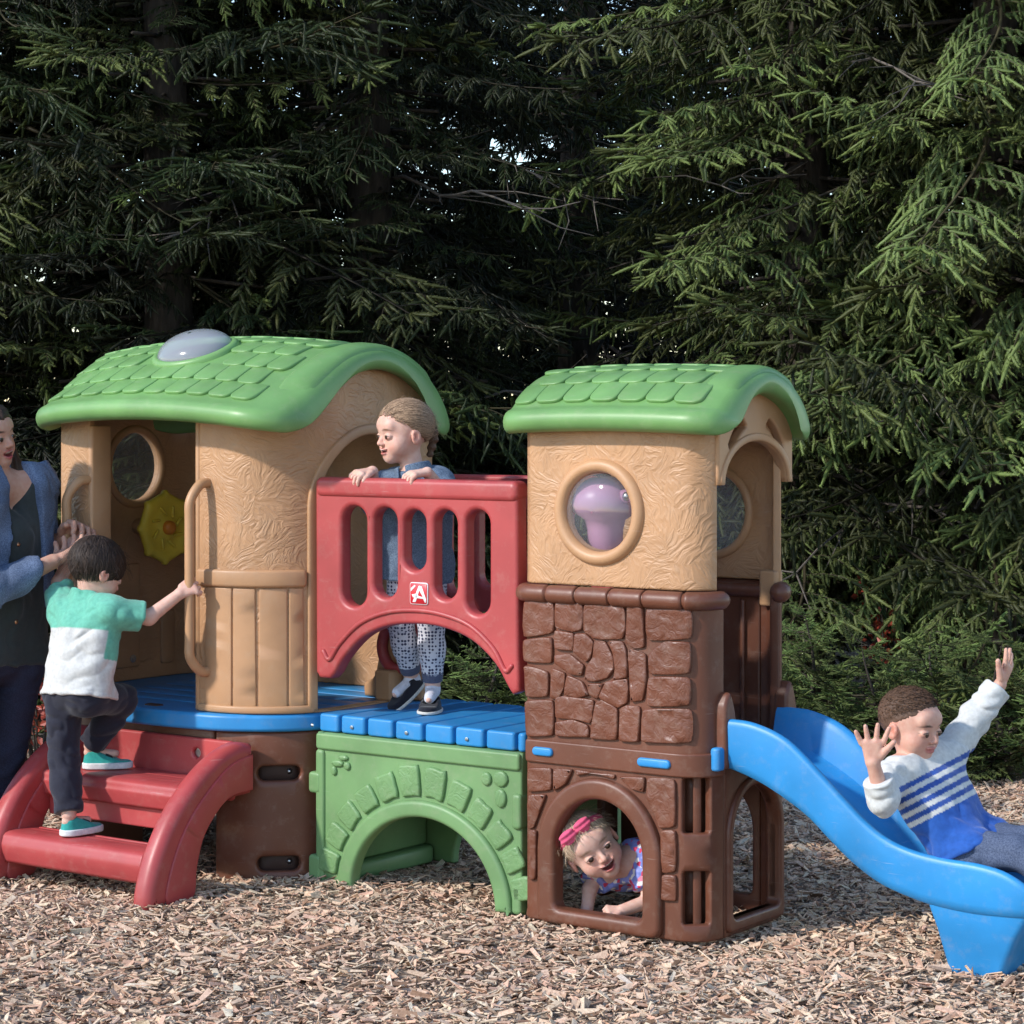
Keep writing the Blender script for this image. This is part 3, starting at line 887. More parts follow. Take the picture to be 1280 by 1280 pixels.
# green arch panels
AC, AW, AH = -1.05, .288, .262
def arch_panel(vpos, front):
    op = np.concatenate([[[AC + AW, -.01], [AC + AW, .0]], arc(AC, .0, AW, AH, 0.02, PI - 0.02, 36), [[AC - AW, 0], [AC - AW, -.01]]])
    outl = np.concatenate([[[-1.49, .0], [AC - AW, 0]], arc(AC, .0, AW, AH, PI - 0.02, 0.02, 36), [[AC + AW, 0], [-.668, 0], [-.668, .495], [-1.49, .495]]])
    V, F = plate(resample(outl, .04), [], -.02, .018, .008, map_v(vpos), nseg=3)
    o = mesh_obj('arch_panel', V, F, 'lgreen', PS, wn_mod=True)
    if not front: return o
    ring = np.concatenate([[[AC - AW + .002, .0]], arc(AC, 0, AW - .002, AH - .002, PI, 0, 40), [[AC + AW + .062, 0]], arc(AC, 0, AW + .06, AH + .052, 0, PI, 44)])
    V, F = plate(resample(ring, .03), [], -.022, .034, .014, map_v(vpos), nseg=4)
    mesh_obj('arch_moulding', V, F, 'lgreen', o, wn_mod=True)
    nst = 12
    g = np.linspace(PI - .10, .10, nst + 1)
    for i in range(nst):
        t0, t1 = g[i] - .018, g[i + 1] + .018
        hgt = .085 if 4 <= i <= 7 else .075
        if i in (5, 6): hgt = .098
        po = np.concatenate([arc(AC, 0, AW + .070, AH + .064, t0, t1, 5), arc(AC, 0, AW + .070 + hgt, AH + .064 + hgt, t1 + .01, t0 - .01, 5)])
        po = po + rng.normal(0, .0018, po.shape)
        po[:, 1] = np.maximum(po[:, 1], .004)
        V, F = plate(chaikin(po, 1), [], .012, .030, .008, map_v(vpos), nseg=3)
        mesh_obj('arch_stone', V, F, 'gstone', o, wn_mod=True)
    V, F = plate(rrect(-1.488, .44, -.67, .494, .01, 3), [], .01, .030, .009, map_v(vpos), nseg=3)
    mesh_obj('top_band', V, F, 'lgreen', o, wn_mod=True)
    for (x0, x1, z0, z1) in ((-1.520, -1.468, .295, .365), (-1.520, -1.468, .01, .095), (-.70, -.664, .26, .37), (-.70, -.664, .0, .09)):
        V, F = plate(rrect(x0, z0, x1, z1, .013, 4), [], -.03, .03, .01, map_v(vpos), nseg=3)
        mesh_obj('clip', V, F, 'lgreen', o, wn_mod=True)
    V, F = plate(rrect(-1.49, .0, -1.455, .44, .011, 3), [], .01, .028, .008, map_v(vpos), nseg=2)
    mesh_obj('edge_strip', V, F, 'lgreen', o, wn_mod=True)
    for (cx, cz, rx, rz) in ((-.80, .405, .020, .022), (-.745, .41, .028, .026), (-.745, .35, .022, .03), (-1.40, .40, .026, .012), (-1.375, .42, .02, .01), (-1.36, .395, .014, .014), (-1.415, .375, .012, .016)):
        V, F = plate(arc(cx, cz, rx, rz, 0, 2 * PI, 15)[:-1], [], .012, .028, .009, map_v(vpos), nseg=3)
        mesh_obj('pebble', V, F, 'gstone', o)
    return o
ap = arch_panel(BV, True)
ap['label'] = 'light green arch panel with moulded arch stones under the bridge'
apb = arch_panel(.575, False)
V, F = bbox_mesh(-1.47, -1.40, .09, .54, .0, .06, .012)
mesh_obj('cross_tie', V, F, 'lgreen', apb)
V, F = bbox_mesh(-1.47, -1.43, .09, .54, .06, .49, .012)
mesh_obj('cross_tie', V, F, 'lgreen', apb)

# tan toy stand on the far side of the deck, with a dark red ring
st = px_v(498, 840, .50)
stand_o = catmull([(st[0] - .13, .556), (st[0] - .13, .60), (st[0] - .085, .63), (st[0] - .06, .72), (st[0] - .01, .86), (st[0] + .10, .93), (st[0] + .16, .86), (st[0] + .14, .70), (st[0] + .12, .60), (st[0] + .12, .556)], 4)
V, F = plate(resample(stand_o, .03), [], 0, .05, .012, map_v(.52), nseg=3)
stand = mesh_obj('toy_stand', V, F, 'tan', PS, wn_mod=True)
stand['label'] = 'tan toy stand with a dark red ring at the back of the bridge'
V, F = bbox_mesh(st[0] - .03, st[0] + .05, .40, .47, .5555, .66, .01)
mesh_obj('foot_block', V, F, 'tan', stand, wn_mod=True)
a = np.linspace(0, 2 * PI, 30, endpoint=False)
V, F = tube(np.stack([st[0] + .03 + .065 * np.cos(a), np.full(30, .455), .735 + .075 * np.sin(a)], 1), .02, 10, closed=True)
mesh_obj('ring', V, F, 'red', stand)
V, F = bbox_mesh(st[0] + .07, st[0] + .14, .43, .465, .66, .96, .01)
mesh_obj('ring_arm', V, F, 'red', stand, wn_mod=True)

# ------------------------------------------------------------------ stone tower
RU0, RU1, RV0, RV1, RR = -.648, 0.0, 0.0, .53, .10
RP = Path(np.concatenate([seg((RU0, .10), (RU0, .03)), arc(RU0 + .03, .03, .03, .03, PI, 1.5 * PI, 8), seg((RU0 + .03, 0), (RU1 - RR, 0)), arc(RU1 - RR, RR, RR, RR, -PI / 2, 0, 24),
                          seg((RU1, RR), (RU1, RV1 - RR)), arc(RU1 - RR, RV1 - RR, RR, RR, 0, PI / 2, 24), seg((RU1 - RR, RV1), (RU0 + .03, RV1)), arc(RU0 + .03, RV1 - .03, .03, .03, PI / 2, PI, 8), seg((RU0, RV1 - .03), (RU0, RV1 - .10))]))
s_front = RP.s_of(-.35, 0) + .35             # s = u + s_front on the front face
def su(u): return u + s_front
# lower front wall
def arch_loop(u0, u1, z0, ztop, n=26, r0=.02):
    c, h = 0.5 * (u0 + u1), 0.5 * (u1 - u0)
    rise = min(h * 1.05, ztop - z0 - .05)
    return np.concatenate([arc(u0 + r0, z0 + r0, r0, r0, PI, 1.5 * PI, 4), arc(u1 - r0, z0 + r0, r0, r0, 1.5 * PI, 2 * PI, 4), arc(c, ztop - rise, h, rise, 0, PI, n)])
sEnd = RP.s_of(RU1, .115)
door = arch_loop(su(-.515), su(-.198), .045, .392)
sl_a = RP.s_of(-.075, .003)
cslots = [rrect(sl_a, .315, sl_a + .085, .475, .008, 3), rrect(sl_a, .05, sl_a + .085, .205, .008, 3)]
wall_o = np.array([[0, 0], [sEnd, 0], [sEnd, .985], [0, .985]])
V, F = plate(resample(wall_o, .04), [resample(door, .04)] + cslots, -.035, 0, .008, RP.map(), grid=.04, nseg=2)
swall = mesh_obj('stone_wall', V, F, 'brown', PS, wn_mod=True)
swall['label'] = 'brown moulded stone wall with arched crawl opening'
for c in cslots:
    m_ = c.mean(0)
    V, F = plate(rrect(m_[0] - .15, m_[1] - .10, m_[0] + .13, m_[1] + .10, .01, 3), [], -.080, -.06, .006, RP.map(), grid=.03, nseg=2)
    mesh_obj('recess_back', V, F, 'brown', swall)
    V, F = plate(rrect(m_[0] - .012, m_[1] - .09, m_[0] + .025, m_[1] + .09, .008, 3), [], -.06, -.026, .006, RP.map(), nseg=2)
    mesh_obj('recess_post', V, F, 'brown', swall)
# door moulding
c_, h_ = 0.5 * (su(-.515) + su(-.198)), .1585
outl = arch_loop(su(-.515) - .062, su(-.198) + .060, .002, .452, 34, .03)
V, F = plate(resample(outl, .03), [resample(arch_loop(su(-.515) + .003, su(-.198) - .003, .048, .389), .03)], -.038, .026, .016, RP.map(), nseg=4)
mesh_obj('door_moulding', V, F, 'brown', swall, wn_mod=True)
# stones, traced stone by stone on the front face
def stones(polys, ox, oy, k):
    for p in polys:
        q = np.array([px_v(ox + x / k, oy + y / k, -.006) for x, y in p])
        q[:, 0] = np.array([su(x) for x in q[:, 0]])
        q[:, 0] = np.maximum(q[:, 0], su(RU0) + .015)
        cen = q.mean(0)
        q = cen + (q - cen) * (1 + .0035 / np.maximum(.02, np.linalg.norm(q - cen, axis=1)))[:, None]
        q = chaikin(chaikin(q, 1, .10), 1, .25)
        ph = rng.uniform(0, 20, 4); tl = rng.normal(0, .012, 2)
        base = RP.map()
        def mf(x, y, d, ph=ph, cen=cen, tl=tl, base=base):
            top = d > .0108
            w = .0028 * np.sin(70 * x + 45 * y + ph[0]) * np.sin(95 * y - 30 * x + ph[1]) + .0016 * np.sin(160 * x + ph[2]) * np.sin(140 * y + ph[3])
            return base(x, y, d + np.where(top, w + tl[0] * (x - cen[0]) * 1.5 + tl[1] * (y - cen[1]) * 1.5, 0))
        V, F = plate(q, [], -.004, .0115, .0050, mf, grid=.017, nseg=3)
        mesh_obj('stone', V, F, 'stone', swall)
UP = [[(62, 232), (238, 240), (238, 410), (150, 430), (66, 440)], [(250, 240), (405, 248), (405, 395), (350, 408), (250, 385)],
      [(415, 250), (640, 262), (648, 400), (628, 448), (520, 452), (470, 445), (415, 405)], [(662, 266), (750, 270), (757, 495), (700, 500), (652, 470), (660, 360)],
      [(768, 273), (1012, 280), (1012, 452), (775, 460)], [(70, 455), (228, 440), (228, 588), (75, 582)], [(247, 402), (352, 420), (347, 518), (247, 508)],
      [(362, 425), (420, 422), (464, 470), (447, 560), (420, 578), (355, 525)], [(472, 465), (532, 470), (577, 560), (580, 625), (547, 668), (480, 692), (420, 682), (430, 610), (467, 560)],
      [(553, 465), (632, 470), (652, 520), (660, 610), (657, 668), (580, 682), (592, 620), (582, 540)], [(665, 508), (735, 530), (764, 545), (767, 690), (747, 797), (680, 807), (677, 690), (672, 600)],
      [(785, 540), (870, 470), (1005, 470), (1005, 652), (788, 652)], [(247, 545), (330, 540), (408, 600), (397, 658), (340, 652), (250, 592)],
      [(75, 600), (207, 640), (207, 778), (82, 782)], [(228, 618), (302, 650), (297, 720), (265, 792), (222, 787)], [(318, 658), (400, 698), (442, 770), (380, 784), (300, 767)],
      [(428, 708), (522, 708), (490, 792), (450, 772)], [(540, 700), (580, 692), (657, 682), (664, 740), (657, 812), (610, 842), (520, 800), (500, 780)],
      [(782, 667), (1005, 672), (1005, 834), (772, 838)], [(80, 803), (238, 800), (238, 1002), (85, 1008)], [(253, 790), (300, 780), (467, 800), (457, 900), (442, 932), (370, 908), (253, 902)],
      [(253, 925), (350, 915), (430, 945), (442, 1012), (253, 1008)], [(480, 820), (520, 802), (602, 850), (602, 1028), (450, 1018), (462, 930)], [(622, 850), (660, 835), (732, 840), (727, 1038), (613, 1033)],
      [(748, 850), (1014, 852), (1014, 1048), (743, 1043)]]
stones(UP, 640, 700, 4.571)
LO = [[(96, 500), (185, 500), (185, 585), (96, 592)], [(195, 505), (268, 506), (240, 562), (195, 588)], [(96, 605), (165, 605), (138, 670), (118, 728), (96, 735)],
      [(278, 505), (432, 525), (425, 543), (350, 520), (290, 530)], [(450, 532), (548, 535), (542, 592), (500, 580)], [(562, 540), (668, 545), (668, 727), (608, 732), (590, 680), (560, 615)],
      [(612, 745), (670, 745), (670, 902), (616, 907)], [(614, 920), (670, 920), (670, 1017), (614, 1012)], [(98, 745), (128, 745), (126, 930), (98, 932)]]
stones(LO, 630, 800, 3.122)
# belt with the two blue deck pegs
V, F = plate(resample(rrect(su(RU0) + .02, .478, RP.s_of(RU1, .105), .548, .010, 3), .04), [], -.003, .010, .007, RP.map(), nseg=3)
mesh_obj('belt', V, F, 'brown', swall, wn_mod=True)
for (x0, x1, y) in ((666, 691, 940), (797, 838, 952)):
    ua, za = px_v(x0, y, -.012); ub, zb = px_v(x1, y, -.012)
    zc = .514
    V, F = plate(rrect(su(ua), zc - .013, su(ub), zc + .013, .012, 6), [], 0, .019, .006, RP.map(), nseg=3)
    mesh_obj('deck_peg', V, F, 'blue', swall)
# coping roll in separate lengths round the top
cz = .990
cut_px = [641, 682, 719, 761, 803, 850]
ss = [su(px_v(x, 740, -.02)[0]) for x in cut_px]
ss[0] = su(RU0) - .035
ss.append(RP.s_of(RU1, .10))
for i in range(len(ss) - 1):
    S = np.concatenate([[ss[i] + .003, ss[i] + .0045], np.linspace(ss[i] + .009, ss[i + 1] - .009, 8), [ss[i + 1] - .0045, ss[i + 1] - .003]])
    Pm = RP.map()(S, np.full(12, cz), np.full(12, .004))
    rad_ = np.full(12, .0275); rad_[[0, -1]] = .0235; rad_[[1, -2]] = .0262
    if i == 0: Pm = Pm[2:]; rad_ = rad_[2:]
    V, F = tube(Pm, rad_, 14, caps=(i in (0, len(ss) - 2)))
    mesh_obj('coping', V, F, 'brown', swall)
S = np.linspace(ss[0] + .01, ss[-1] - .01, 60)
V, F = tube(RP.map()(S, np.full(60, cz), np.full(60, .004)), .0215, 12)
mesh_obj('coping_core', V, F, 'brown', swall)

# slide-side wall: posts, arch below, back wall
sS0 = RP.s_of(RU1, .118); sS1 = RP.s_of(RU1 - RR, RV1)
def sv(v): return RP.s_of(RU1, v)
side_o = np.array([[sEnd + .001, 0], [sS1, 0], [sS1, .985], [sv(.445), .985], [sv(.445), .545], [sEnd + .001, .545]])
sarch = arch_loop(sv(.152), sv(.425), .05, .43)
V, F = plate(resample(side_o, .04), [resample(sarch, .04)], -.035, 0, .008, RP.map(), grid=.05, nseg=2)
side = mesh_obj('slide_side_wall', V, F, 'brown', PS, wn_mod=True)
side['label'] = 'brown tower side with open arch under the slide'
V, F = plate(resample(arch_loop(sv(.152) - .03, sv(.425) + .03, .012, .458, 26), .03), [resample(sarch, .03)], -.04, .012, .01, RP.map(), nseg=3)
mesh_obj('arch_moulding', V, F, 'brown', side, wn_mod=True)
# cheek guards either side of the slide mouth
for v0 in (.075, .435):
    ch = catmull([(v0, .50), (v0, .66), (v0 + .010, .70), (v0 + .03, .722), (v0 + .05, .69), (v0 + .07, .62), (v0 + .09, .50)], 4)
    V, F = plate(resample(ch, .02), [], -.02, .028, .012, map_u(RU1), nseg=3)
    mesh_obj('cheek_guard', V, F, 'brown', side, wn_mod=True)
# far post of the upper part, band and back wall
s4 = RP.s_of(RU0 + .03, RV1)
bk = np.array([[sS1 + .001, 0], [s4, 0], [s4, .985], [sS1 + .001, .985]])
barch = arch_loop(sS1 + .03, s4 - .20, .05, .40)
V, F = plate(resample(bk, .05), [resample(barch, .04)], -.035, 0, .008, RP.map(), grid=.06, nseg=2)
back = mesh_obj('stone_tower_back_wall', V, F, 'brown', PS, wn_mod=True)
S = np.linspace(sv(.452), s4, 40)
V, F = tube(RP.map()(S, np.full(40, cz), np.full(40, -.004)), .032, 12)
mesh_obj('coping', V, F, 'brown', back)
S = np.linspace(sS1 - .05, s4, 20)
V, F = tube(RP.map()(S, np.full(20, cz), np.full(20, -.045)), .022, 10)
mesh_obj('inner_ledge', V, F, 'brown', back)
V, F = bbox_mesh(RU1 - .165, RU1 - .15, RV1 - .05, RV1 - .037, .56, .96, .004)
mesh_obj('inner_rib', V, F, 'brown', back)
V, F = bbox_mesh(RU1 - .085, RU1 - .02, RV1 - .075, RV1 - .03, .945, 1.055, .008)
mesh_obj('latch', V, F, 'tan', back, wn_mod=True)
# floor inside the tower
V, F = plate(rrect(RU0 + .005, .038, RU1 - .038, RV1 - .038, .03, 4), [], 0, .04, .008, map_z(.51), nseg=2)
mesh_obj('tower_floor', V, F, 'blue', PS, wn_mod=True)
# bridge-side posts
for v0 in (.04, RV1 - .13):
    V, F = bbox_mesh(RU0 + .002, RU0 + .032, v0, v0 + .09, 0, .975, .008)
    mesh_obj('bridge_post', V, F, 'brown', side, wn_mod=True)

# tan upper part
sT1 = RP.s_of(RU1 - .0005, .085)
ub_ = -.366; zb_ = 1.241
outl = np.array([[.0, 1.018], [sT1, 1.018], [sT1, 1.50], [.0, 1.50]])
cw = arc(su(ub_), zb_, .122, .122, 0, 2 * PI, 41)[:-1]
V, F = plate(resample(outl, .04), [cw], -.03, -.004, .008, RP.map(), grid=.045, nseg=3)
tfw = mesh_obj('upper_front_wall', V, F, 'stucco', PS, wn_mod=True)
tfw['label'] = 'tan upper wall of the stone tower with round bubble window'
a = np.linspace(0, 2 * PI, 44, endpoint=False)
rg = []
for k, d in [(.114, -.03), (.118, -.006), (.124, .010), (.135, .016), (.148, .014), (.158, .004), (.160, -.008)]:
    rg.append(RP.map()(su(ub_) + k * np.cos(a), zb_ + k * np.sin(a), np.full(44, d)))
mesh_obj('window_rim', np.concatenate(rg), [f for f in grid_faces(len(rg), 44, False, True)], 'tan', tfw)
V, F = dome(RP, su(ub_), zb_, .119, .05, -.014)
mesh_obj('bubble_pane', V, F, 'clear', tfw)
# pink toy periscope behind the bubble
pc = np.array([ub_ - .050, .110, 1.082])
V, F = lathe([(.001, 0), (.050, 0), (.053, .01), (.055, .10), (.062, .130), (.094, .152), (.106, .175), (.102, .205), (.082, .238), (.045, .258), (.001, .263)], 40)
per = mesh_obj('periscope', V + pc, F, 'pink', PS)
per['label'] = 'pink toy periscope behind the bubble window'
V, F = tube([pc + np.array([.08, -.02, .205]), pc + np.array([.135, -.045, .205])], .024, 14)
mesh_obj('eyepiece', V, F, 'pink', per)
V, F = lathe([(.001, .008), (.01, .006), (.014, 0)], 18)
mesh_obj('lens', np.stack([V[:, 0], -V[:, 2], V[:, 1]], 1) + pc + np.array([.118, -.064, .205]), F, 'steel', per)
# back wall of the upper part, round window
outl = np.array([[sS1 - .10, 1.022], [s4 + .04, 1.022], [s4 + .04, 1.50], [sS1 - .10, 1.50]])
sbw = RP.s_of(-.275, RV1); zbw = 1.228
cw = arc(sbw, zbw, .125, .125, 0, 2 * PI, 41)[:-1]
V, F = plate(resample(outl, .04), [cw], -.03, -.004, .006, RP.map(), grid=.06, nseg=2)
tbw = mesh_obj('upper_back_wall', V, F, 'stucco', PS, wn_mod=True)
V, F = tube(RP.map()(sbw + .135 * np.cos(a), zbw + .135 * np.sin(a), np.full(44, -.032)), .014, 10, closed=True)
mesh_obj('window_rim', V, F, 'tan', tbw)
V, F = dome(RP, sbw, zbw, .129, .010, -.028)
mesh_obj('window_pane', V, F, 'hazy', tbw)
# far corner post
sp0, sp1 = sv(.478), sS1 - .101
V, F = plate(resample(np.array([[sp0, 1.022], [sp1, 1.022], [sp1, 1.50], [sp0, 1.50]]), .04), [], -.03, -.004, .006, RP.map(), grid=.05, nseg=2)
mesh_obj('corner_post', V, F, 'tan', PS, wn_mod=True)
# gables: arch panels with two slots, slide side and bridge side
def gable(u, t):
    vv = np.linspace(.075, .515, 24)
    topz = np.array([[v, under_roof(RROOF, v) + RROOF.crown(np.array([u]))[0]] for v in vv])
    vc = .295
    inner = arc(vc, 1.325, .185, .125, 0, PI, 24)
    outl = np.concatenate([[[.075, 1.325]], inner[::-1], [[.515, 1.325]], topz[::-1]])
    sl = []
    for sgn in (-1, 1):
        p0 = np.array([vc + sgn * .065, 1.505]); p1 = np.array([vc + sgn * .150, 1.425])
        dd = (p1 - p0) / np.linalg.norm(p1 - p0); nn = np.array([-dd[1], dd[0]])
        c = []
        for t_ in np.linspace(0, 1, 6): c.append(p0 + (p1 - p0) * t_ + nn * sgn * (.020 + .010 * math.sin(PI * t_)))
        for t_ in np.linspace(1, 0, 6): c.append(p0 + (p1 - p0) * t_ - nn * sgn * (.014 - .010 * math.sin(PI * t_)))
        sl.append(chaikin(np.array(c), 1))
    V, F = plate(resample(outl, .03), sl, -t, 0.0, .009, map_u(u), bev_h=.008, nseg=3)
    o = mesh_obj('gable_panel', V, F, 'tan', PS, wn_mod=True)
    mo = np.concatenate([arc(vc, 1.325, .187, .127, 0, PI, 26), arc(vc, 1.325, .212, .152, PI, 0, 26)])
    V, F = plate(mo, [], -.02, .005, .006, map_u(u), nseg=3)
    mesh_obj('arch_moulding', V, F, 'tan', o)
    for (x0, x1) in ():
        pass
    # backing behind the two slots
    V, F = plate(np.concatenate([[[.11, 1.43]], [[.20, 1.49]], [[.39, 1.49]], [[.48, 1.43]], [[.45, 1.52]], [[.33, 1.56]], [[.26, 1.56]], [[.14, 1.52]]]), [], -t - .02, -t + .004, .004, map_u(u), nseg=2)
    mesh_obj('slot_back', V, F, 'tan', o)
    return o
gb = gable(.004, .035)
gb['label'] = 'tan arched gable over the slide mouth'
gable(RU0 + .04, .035)

# ------------------------------------------------------------------ slide
rim = np.array([(-.005, .645), (.03, .646), (.113, .64), (.218, .603), (.321, .521), (.40, .452), (.472, .392), (.54, .352), (.62, .328), (.716, .317), (.80, .314), (.88, .302), (.94, .275), (.975, .245), (1.0, .215)])
low = np.array([(-.005, .497), (.03, .494), (.139, .458), (.27, .389), (.35, .325), (.422, .268), (.50, .222), (.571, .198), (.65, .180), (.716, .172), (.80, .168), (.88, .170), (.94, .173), (.975, .176), (1.0, .18)])
UU = np.concatenate([np.linspace(-.005, .94, 48), [.955, .968, .98, .99, .997, 1.0]])
def smooth_interp(x, P):
    C = catmull(P, 8)
    return np.interp(x, C[:, 0], C[:, 1])
zr, zl = smooth_interp(UU, rim), smooth_interp(UU, low)
SVN, SVF = .085, .455
secs = []
for i, u in enumerate(UU):
    R, L = zr[i], zl[i]
    bed = min(L + .045, R - .02)
    e = max(0.0, (u - .93) / .07)
    nv = SVN + .05 * e * e; fv = SVF - .05 * e * e
    t = .016
    half = [(nv + .035, L), (nv + .012, L + .010), (nv + .004, L + .035), (nv, R - .02), (nv + .002, R - .008), (nv + .008, R - .001), (nv + .016, R), (nv + .024, R - .003), (nv + .030, R - .012), (nv + .036, R - .03 if R - .03 > bed + .02 else (R + bed) / 2), (nv + .05, bed + .018), (nv + .075, bed + .003), (nv + .11, bed)]
    mirror = [(fv - (x - nv), z) for x, z in half][::-1]
    ring = half + mirror
    secs.append(np.array([(u, x, z) for x, z in ring]))
m = len(secs[0]); V = np.concatenate(secs)
F = [f for f in grid_faces(len(secs), m, False, True)]
F.append(tuple(range(m))[::-1]); F.append(tuple(range((len(secs) - 1) * m, len(secs) * m)))
F = [f[::-1] for f in F]
slide = mesh_obj('slide', V, F, 'blue', PS, sharp=50)
slide['label'] = 'blue wavy slide running down from the stone tower'
# tapered foot
fo = []
for z, ua, ub, va, vb in ((0.0, .70, .86, .135, .385), (.02, .695, .868, .130, .39), (.12, .672, .915, .112, .415), (.185, .652, .955, .10, .44), (.20, .65, .957, .10, .44)):
    q = rrect(ua, va, ub, vb, .022, 5)
    fo.append(np.concatenate([q, np.full((len(q), 1), z)], 1))
m = len(fo[0])
F = grid_faces(len(fo), m, False, True) + [tuple(range(m))[::-1], tuple(range((len(fo) - 1) * m, len(fo) * m))]
mesh_obj('foot', np.concatenate(fo), F, 'blue', slide, sharp=50)
for v0 in (.045,):
    V, F = bbox_mesh(-.01, .022, v0, v0 + .045, .497, .565, .008)
    mesh_obj('tab', V, F, 'blue', slide, wn_mod=True)

# ================================================================== PEOPLE (distance-field bodies meshed to one continuous surface)
def fast_mesh(name, V, quads, mat, tris=None):
    me = bpy.data.meshes.new(name)
    nq = len(quads) if quads is not None else 0
    nt = len(tris) if tris is not None else 0
    me.vertices.add(len(V)); me.vertices.foreach_set('co', np.asarray(V, np.float32).ravel())
    parts, starts = [], []
    if nq:
        parts.append(np.asarray(quads, np.int32).ravel()); starts.append(np.arange(nq) * 4)
    if nt:
        parts.append(np.asarray(tris, np.int32).ravel()); starts.append(nq * 4 + np.arange(nt) * 3)
    li = np.concatenate(parts)
    me.loops.add(len(li)); me.loops.foreach_set('vertex_index', li)
    me.polygons.add(nq + nt)
    me.polygons.foreach_set('loop_start', np.concatenate(starts).astype(np.int32))
    if mat is not None: me.materials.append(mat)
    me.update(calc_edges=True)
    return me

def unit(v): return v / (np.linalg.norm(v, axis=-1, keepdims=True) + 1e-12)
A3 = lambda *a: np.array(a, float)

def rcone(p, a, b, ra, rb):
    a = np.asarray(a, float); b = np.asarray(b, float)
    ba = b - a; l2 = float(ba @ ba)
    if l2 < (ra - rb) ** 2 * 1.02 + 1e-10:
        return (np.linalg.norm(p - a, axis=1) - ra) if ra > rb else (np.linalg.norm(p - b, axis=1) - rb)
    rr = ra - rb; a2 = l2 - rr * rr; il2 = 1 / l2
    pa = p - a; y = pa @ ba; z = y - l2
    q = pa * l2 - ba[None] * y[:, None]; x2 = np.einsum('ij,ij->i', q, q)
    y2 = y * y * l2; z2 = z * z * l2
    k = np.sign(rr) * rr * rr * x2
    d = (np.sqrt(x2 * a2 * il2) + y * rr) * il2 - ra
    c1 = np.sign(z) * a2 * z2 > k
    d = np.where(c1, np.sqrt(x2 + z2) * il2 - rb, d)
    c2 = (~c1) & (np.sign(y) * a2 * y2 < k)
    return np.where(c2, np.sqrt(x2 + y2) * il2 - ra, d)

def ellip(q, r):
    r = np.asarray(r, float)
    k0 = np.linalg.norm(q / r, axis=1); k1 = np.linalg.norm(q / (r * r), axis=1) + 1e-9
    return k0 * (k0 - 1) / k1

def smin(a, b, k):
    h = np.clip(.5 + .5 * (b - a) / k, 0, 1)
    return b + (a - b) * h - k * h * (1 - h)
def smax(a, b, k): return -smin(-a, -b, k)

def vnoise(p, seed=0):
    i = np.floor(p).astype(np.int64); f = p - i
    f = f * f * (3 - 2 * f)
    def hsh(a, b, c):
        n = (a * 73856093) ^ (b * 19349663) ^ (c * 83492791) ^ (seed * 2654435)
        n = (n ^ (n >> 13)) * 1274126177
        return ((n ^ (n >> 16)) & 0xffff) / 32767.5 - 1
    r = 0
    for dx in (0, 1):
        for dy in (0, 1):
            for dz in (0, 1):
                w = (f[:, 0] if dx else 1 - f[:, 0]) * (f[:, 1] if dy else 1 - f[:, 1]) * (f[:, 2] if dz else 1 - f[:, 2])
                r = r + w * hsh(i[:, 0] + dx, i[:, 1] + dy, i[:, 2] + dz)
    return r

def sdf_mesh(f, lo, hi, h):
    lo = np.asarray(lo, float) - 3 * h; hi = np.asarray(hi, float) + 3 * h
    s = 8
    n = np.ceil((hi - lo) / (h * s)).astype(int)
    I = np.stack(np.meshgrid(*[np.arange(k) for k in n], indexing='ij'), -1).reshape(-1, 3)
    o8 = np.array([(a, b, c) for a in (0, 1) for b in (0, 1) for c in (0, 1)])
    while True:
        d = f(lo + (I + .5) * h * s)
        I = I[np.abs(d) < h * s * .87 * 1.35 + .004]
        if s == 1: break
        I = (I[:, None] * 2 + o8[None]).reshape(-1, 3); s //= 2
    M = int((n * 8).max()) + 4
    key = lambda q: (q[..., 0] * M + q[..., 1]) * M + q[..., 2]
    I = I[np.argsort(key(I))]; K = key(I)
    C = I[:, None] + o8[None]
    uk, inv = np.unique(key(C), return_inverse=True)
    inv = inv.reshape(-1, 8)
    P = np.stack([uk // (M * M), (uk // M) % M, uk % M], 1)
    val = f(lo + P * h)
    vc = val[inv]
    act = (vc.min(1) < 0) & (vc.max(1) >= 0)
    ed = [(0, 4), (1, 5), (2, 6), (3, 7), (0, 2), (1, 3), (4, 6), (5, 7), (0, 1), (2, 3), (4, 5), (6, 7)]
    acc = np.zeros((len(I), 3)); cnt = np.zeros(len(I))
    for a, b in ed:
        va, vb = vc[:, a], vc[:, b]
        m = (va < 0) != (vb < 0)
        t = np.where(m, va / np.where(m, va - vb, 1), 0)
        acc += np.where(m[:, None], o8[a] + (o8[b] - o8[a]) * t[:, None], 0); cnt += m
    vert = lo + (I + acc / np.maximum(cnt, 1)[:, None]) * h
    new = np.full(len(I), -1); new[act] = np.arange(act.sum())
    faces = []
    for ax, (e, bx, cx) in enumerate([(4, 1, 2), (2, 2, 0), (1, 0, 1)]):
        m = (vc[:, 0] < 0) != (vc[:, e] < 0)
        idx = np.where(m)[0]
        db = np.zeros(3, int); db[bx] = 1; dc = np.zeros(3, int); dc[cx] = 1
        def look(q):
            kk = key(q); j = np.clip(np.searchsorted(K, kk), 0, len(K) - 1)
            return np.where(K[j] == kk, j, -1)
        j0 = idx; j1 = look(I[idx] - db); j2 = look(I[idx] - db - dc); j3 = look(I[idx] - dc)
        ok = (j1 >= 0) & (j2 >= 0) & (j3 >= 0)
        q = np.stack([new[j0], new[j1], new[j2], new[j3]], 1)[ok]
        neg = (vc[idx, 0] < 0)[ok]
        q[~neg] = q[~neg][:, ::-1]
        faces.append(q[(q >= 0).all(1)])
    return vert[act], np.concatenate(faces)

def W(px, py, Y): return A3((px - 640) / 2960 * Y, Y, CAM_H - (py - 510) / 2960 * Y)

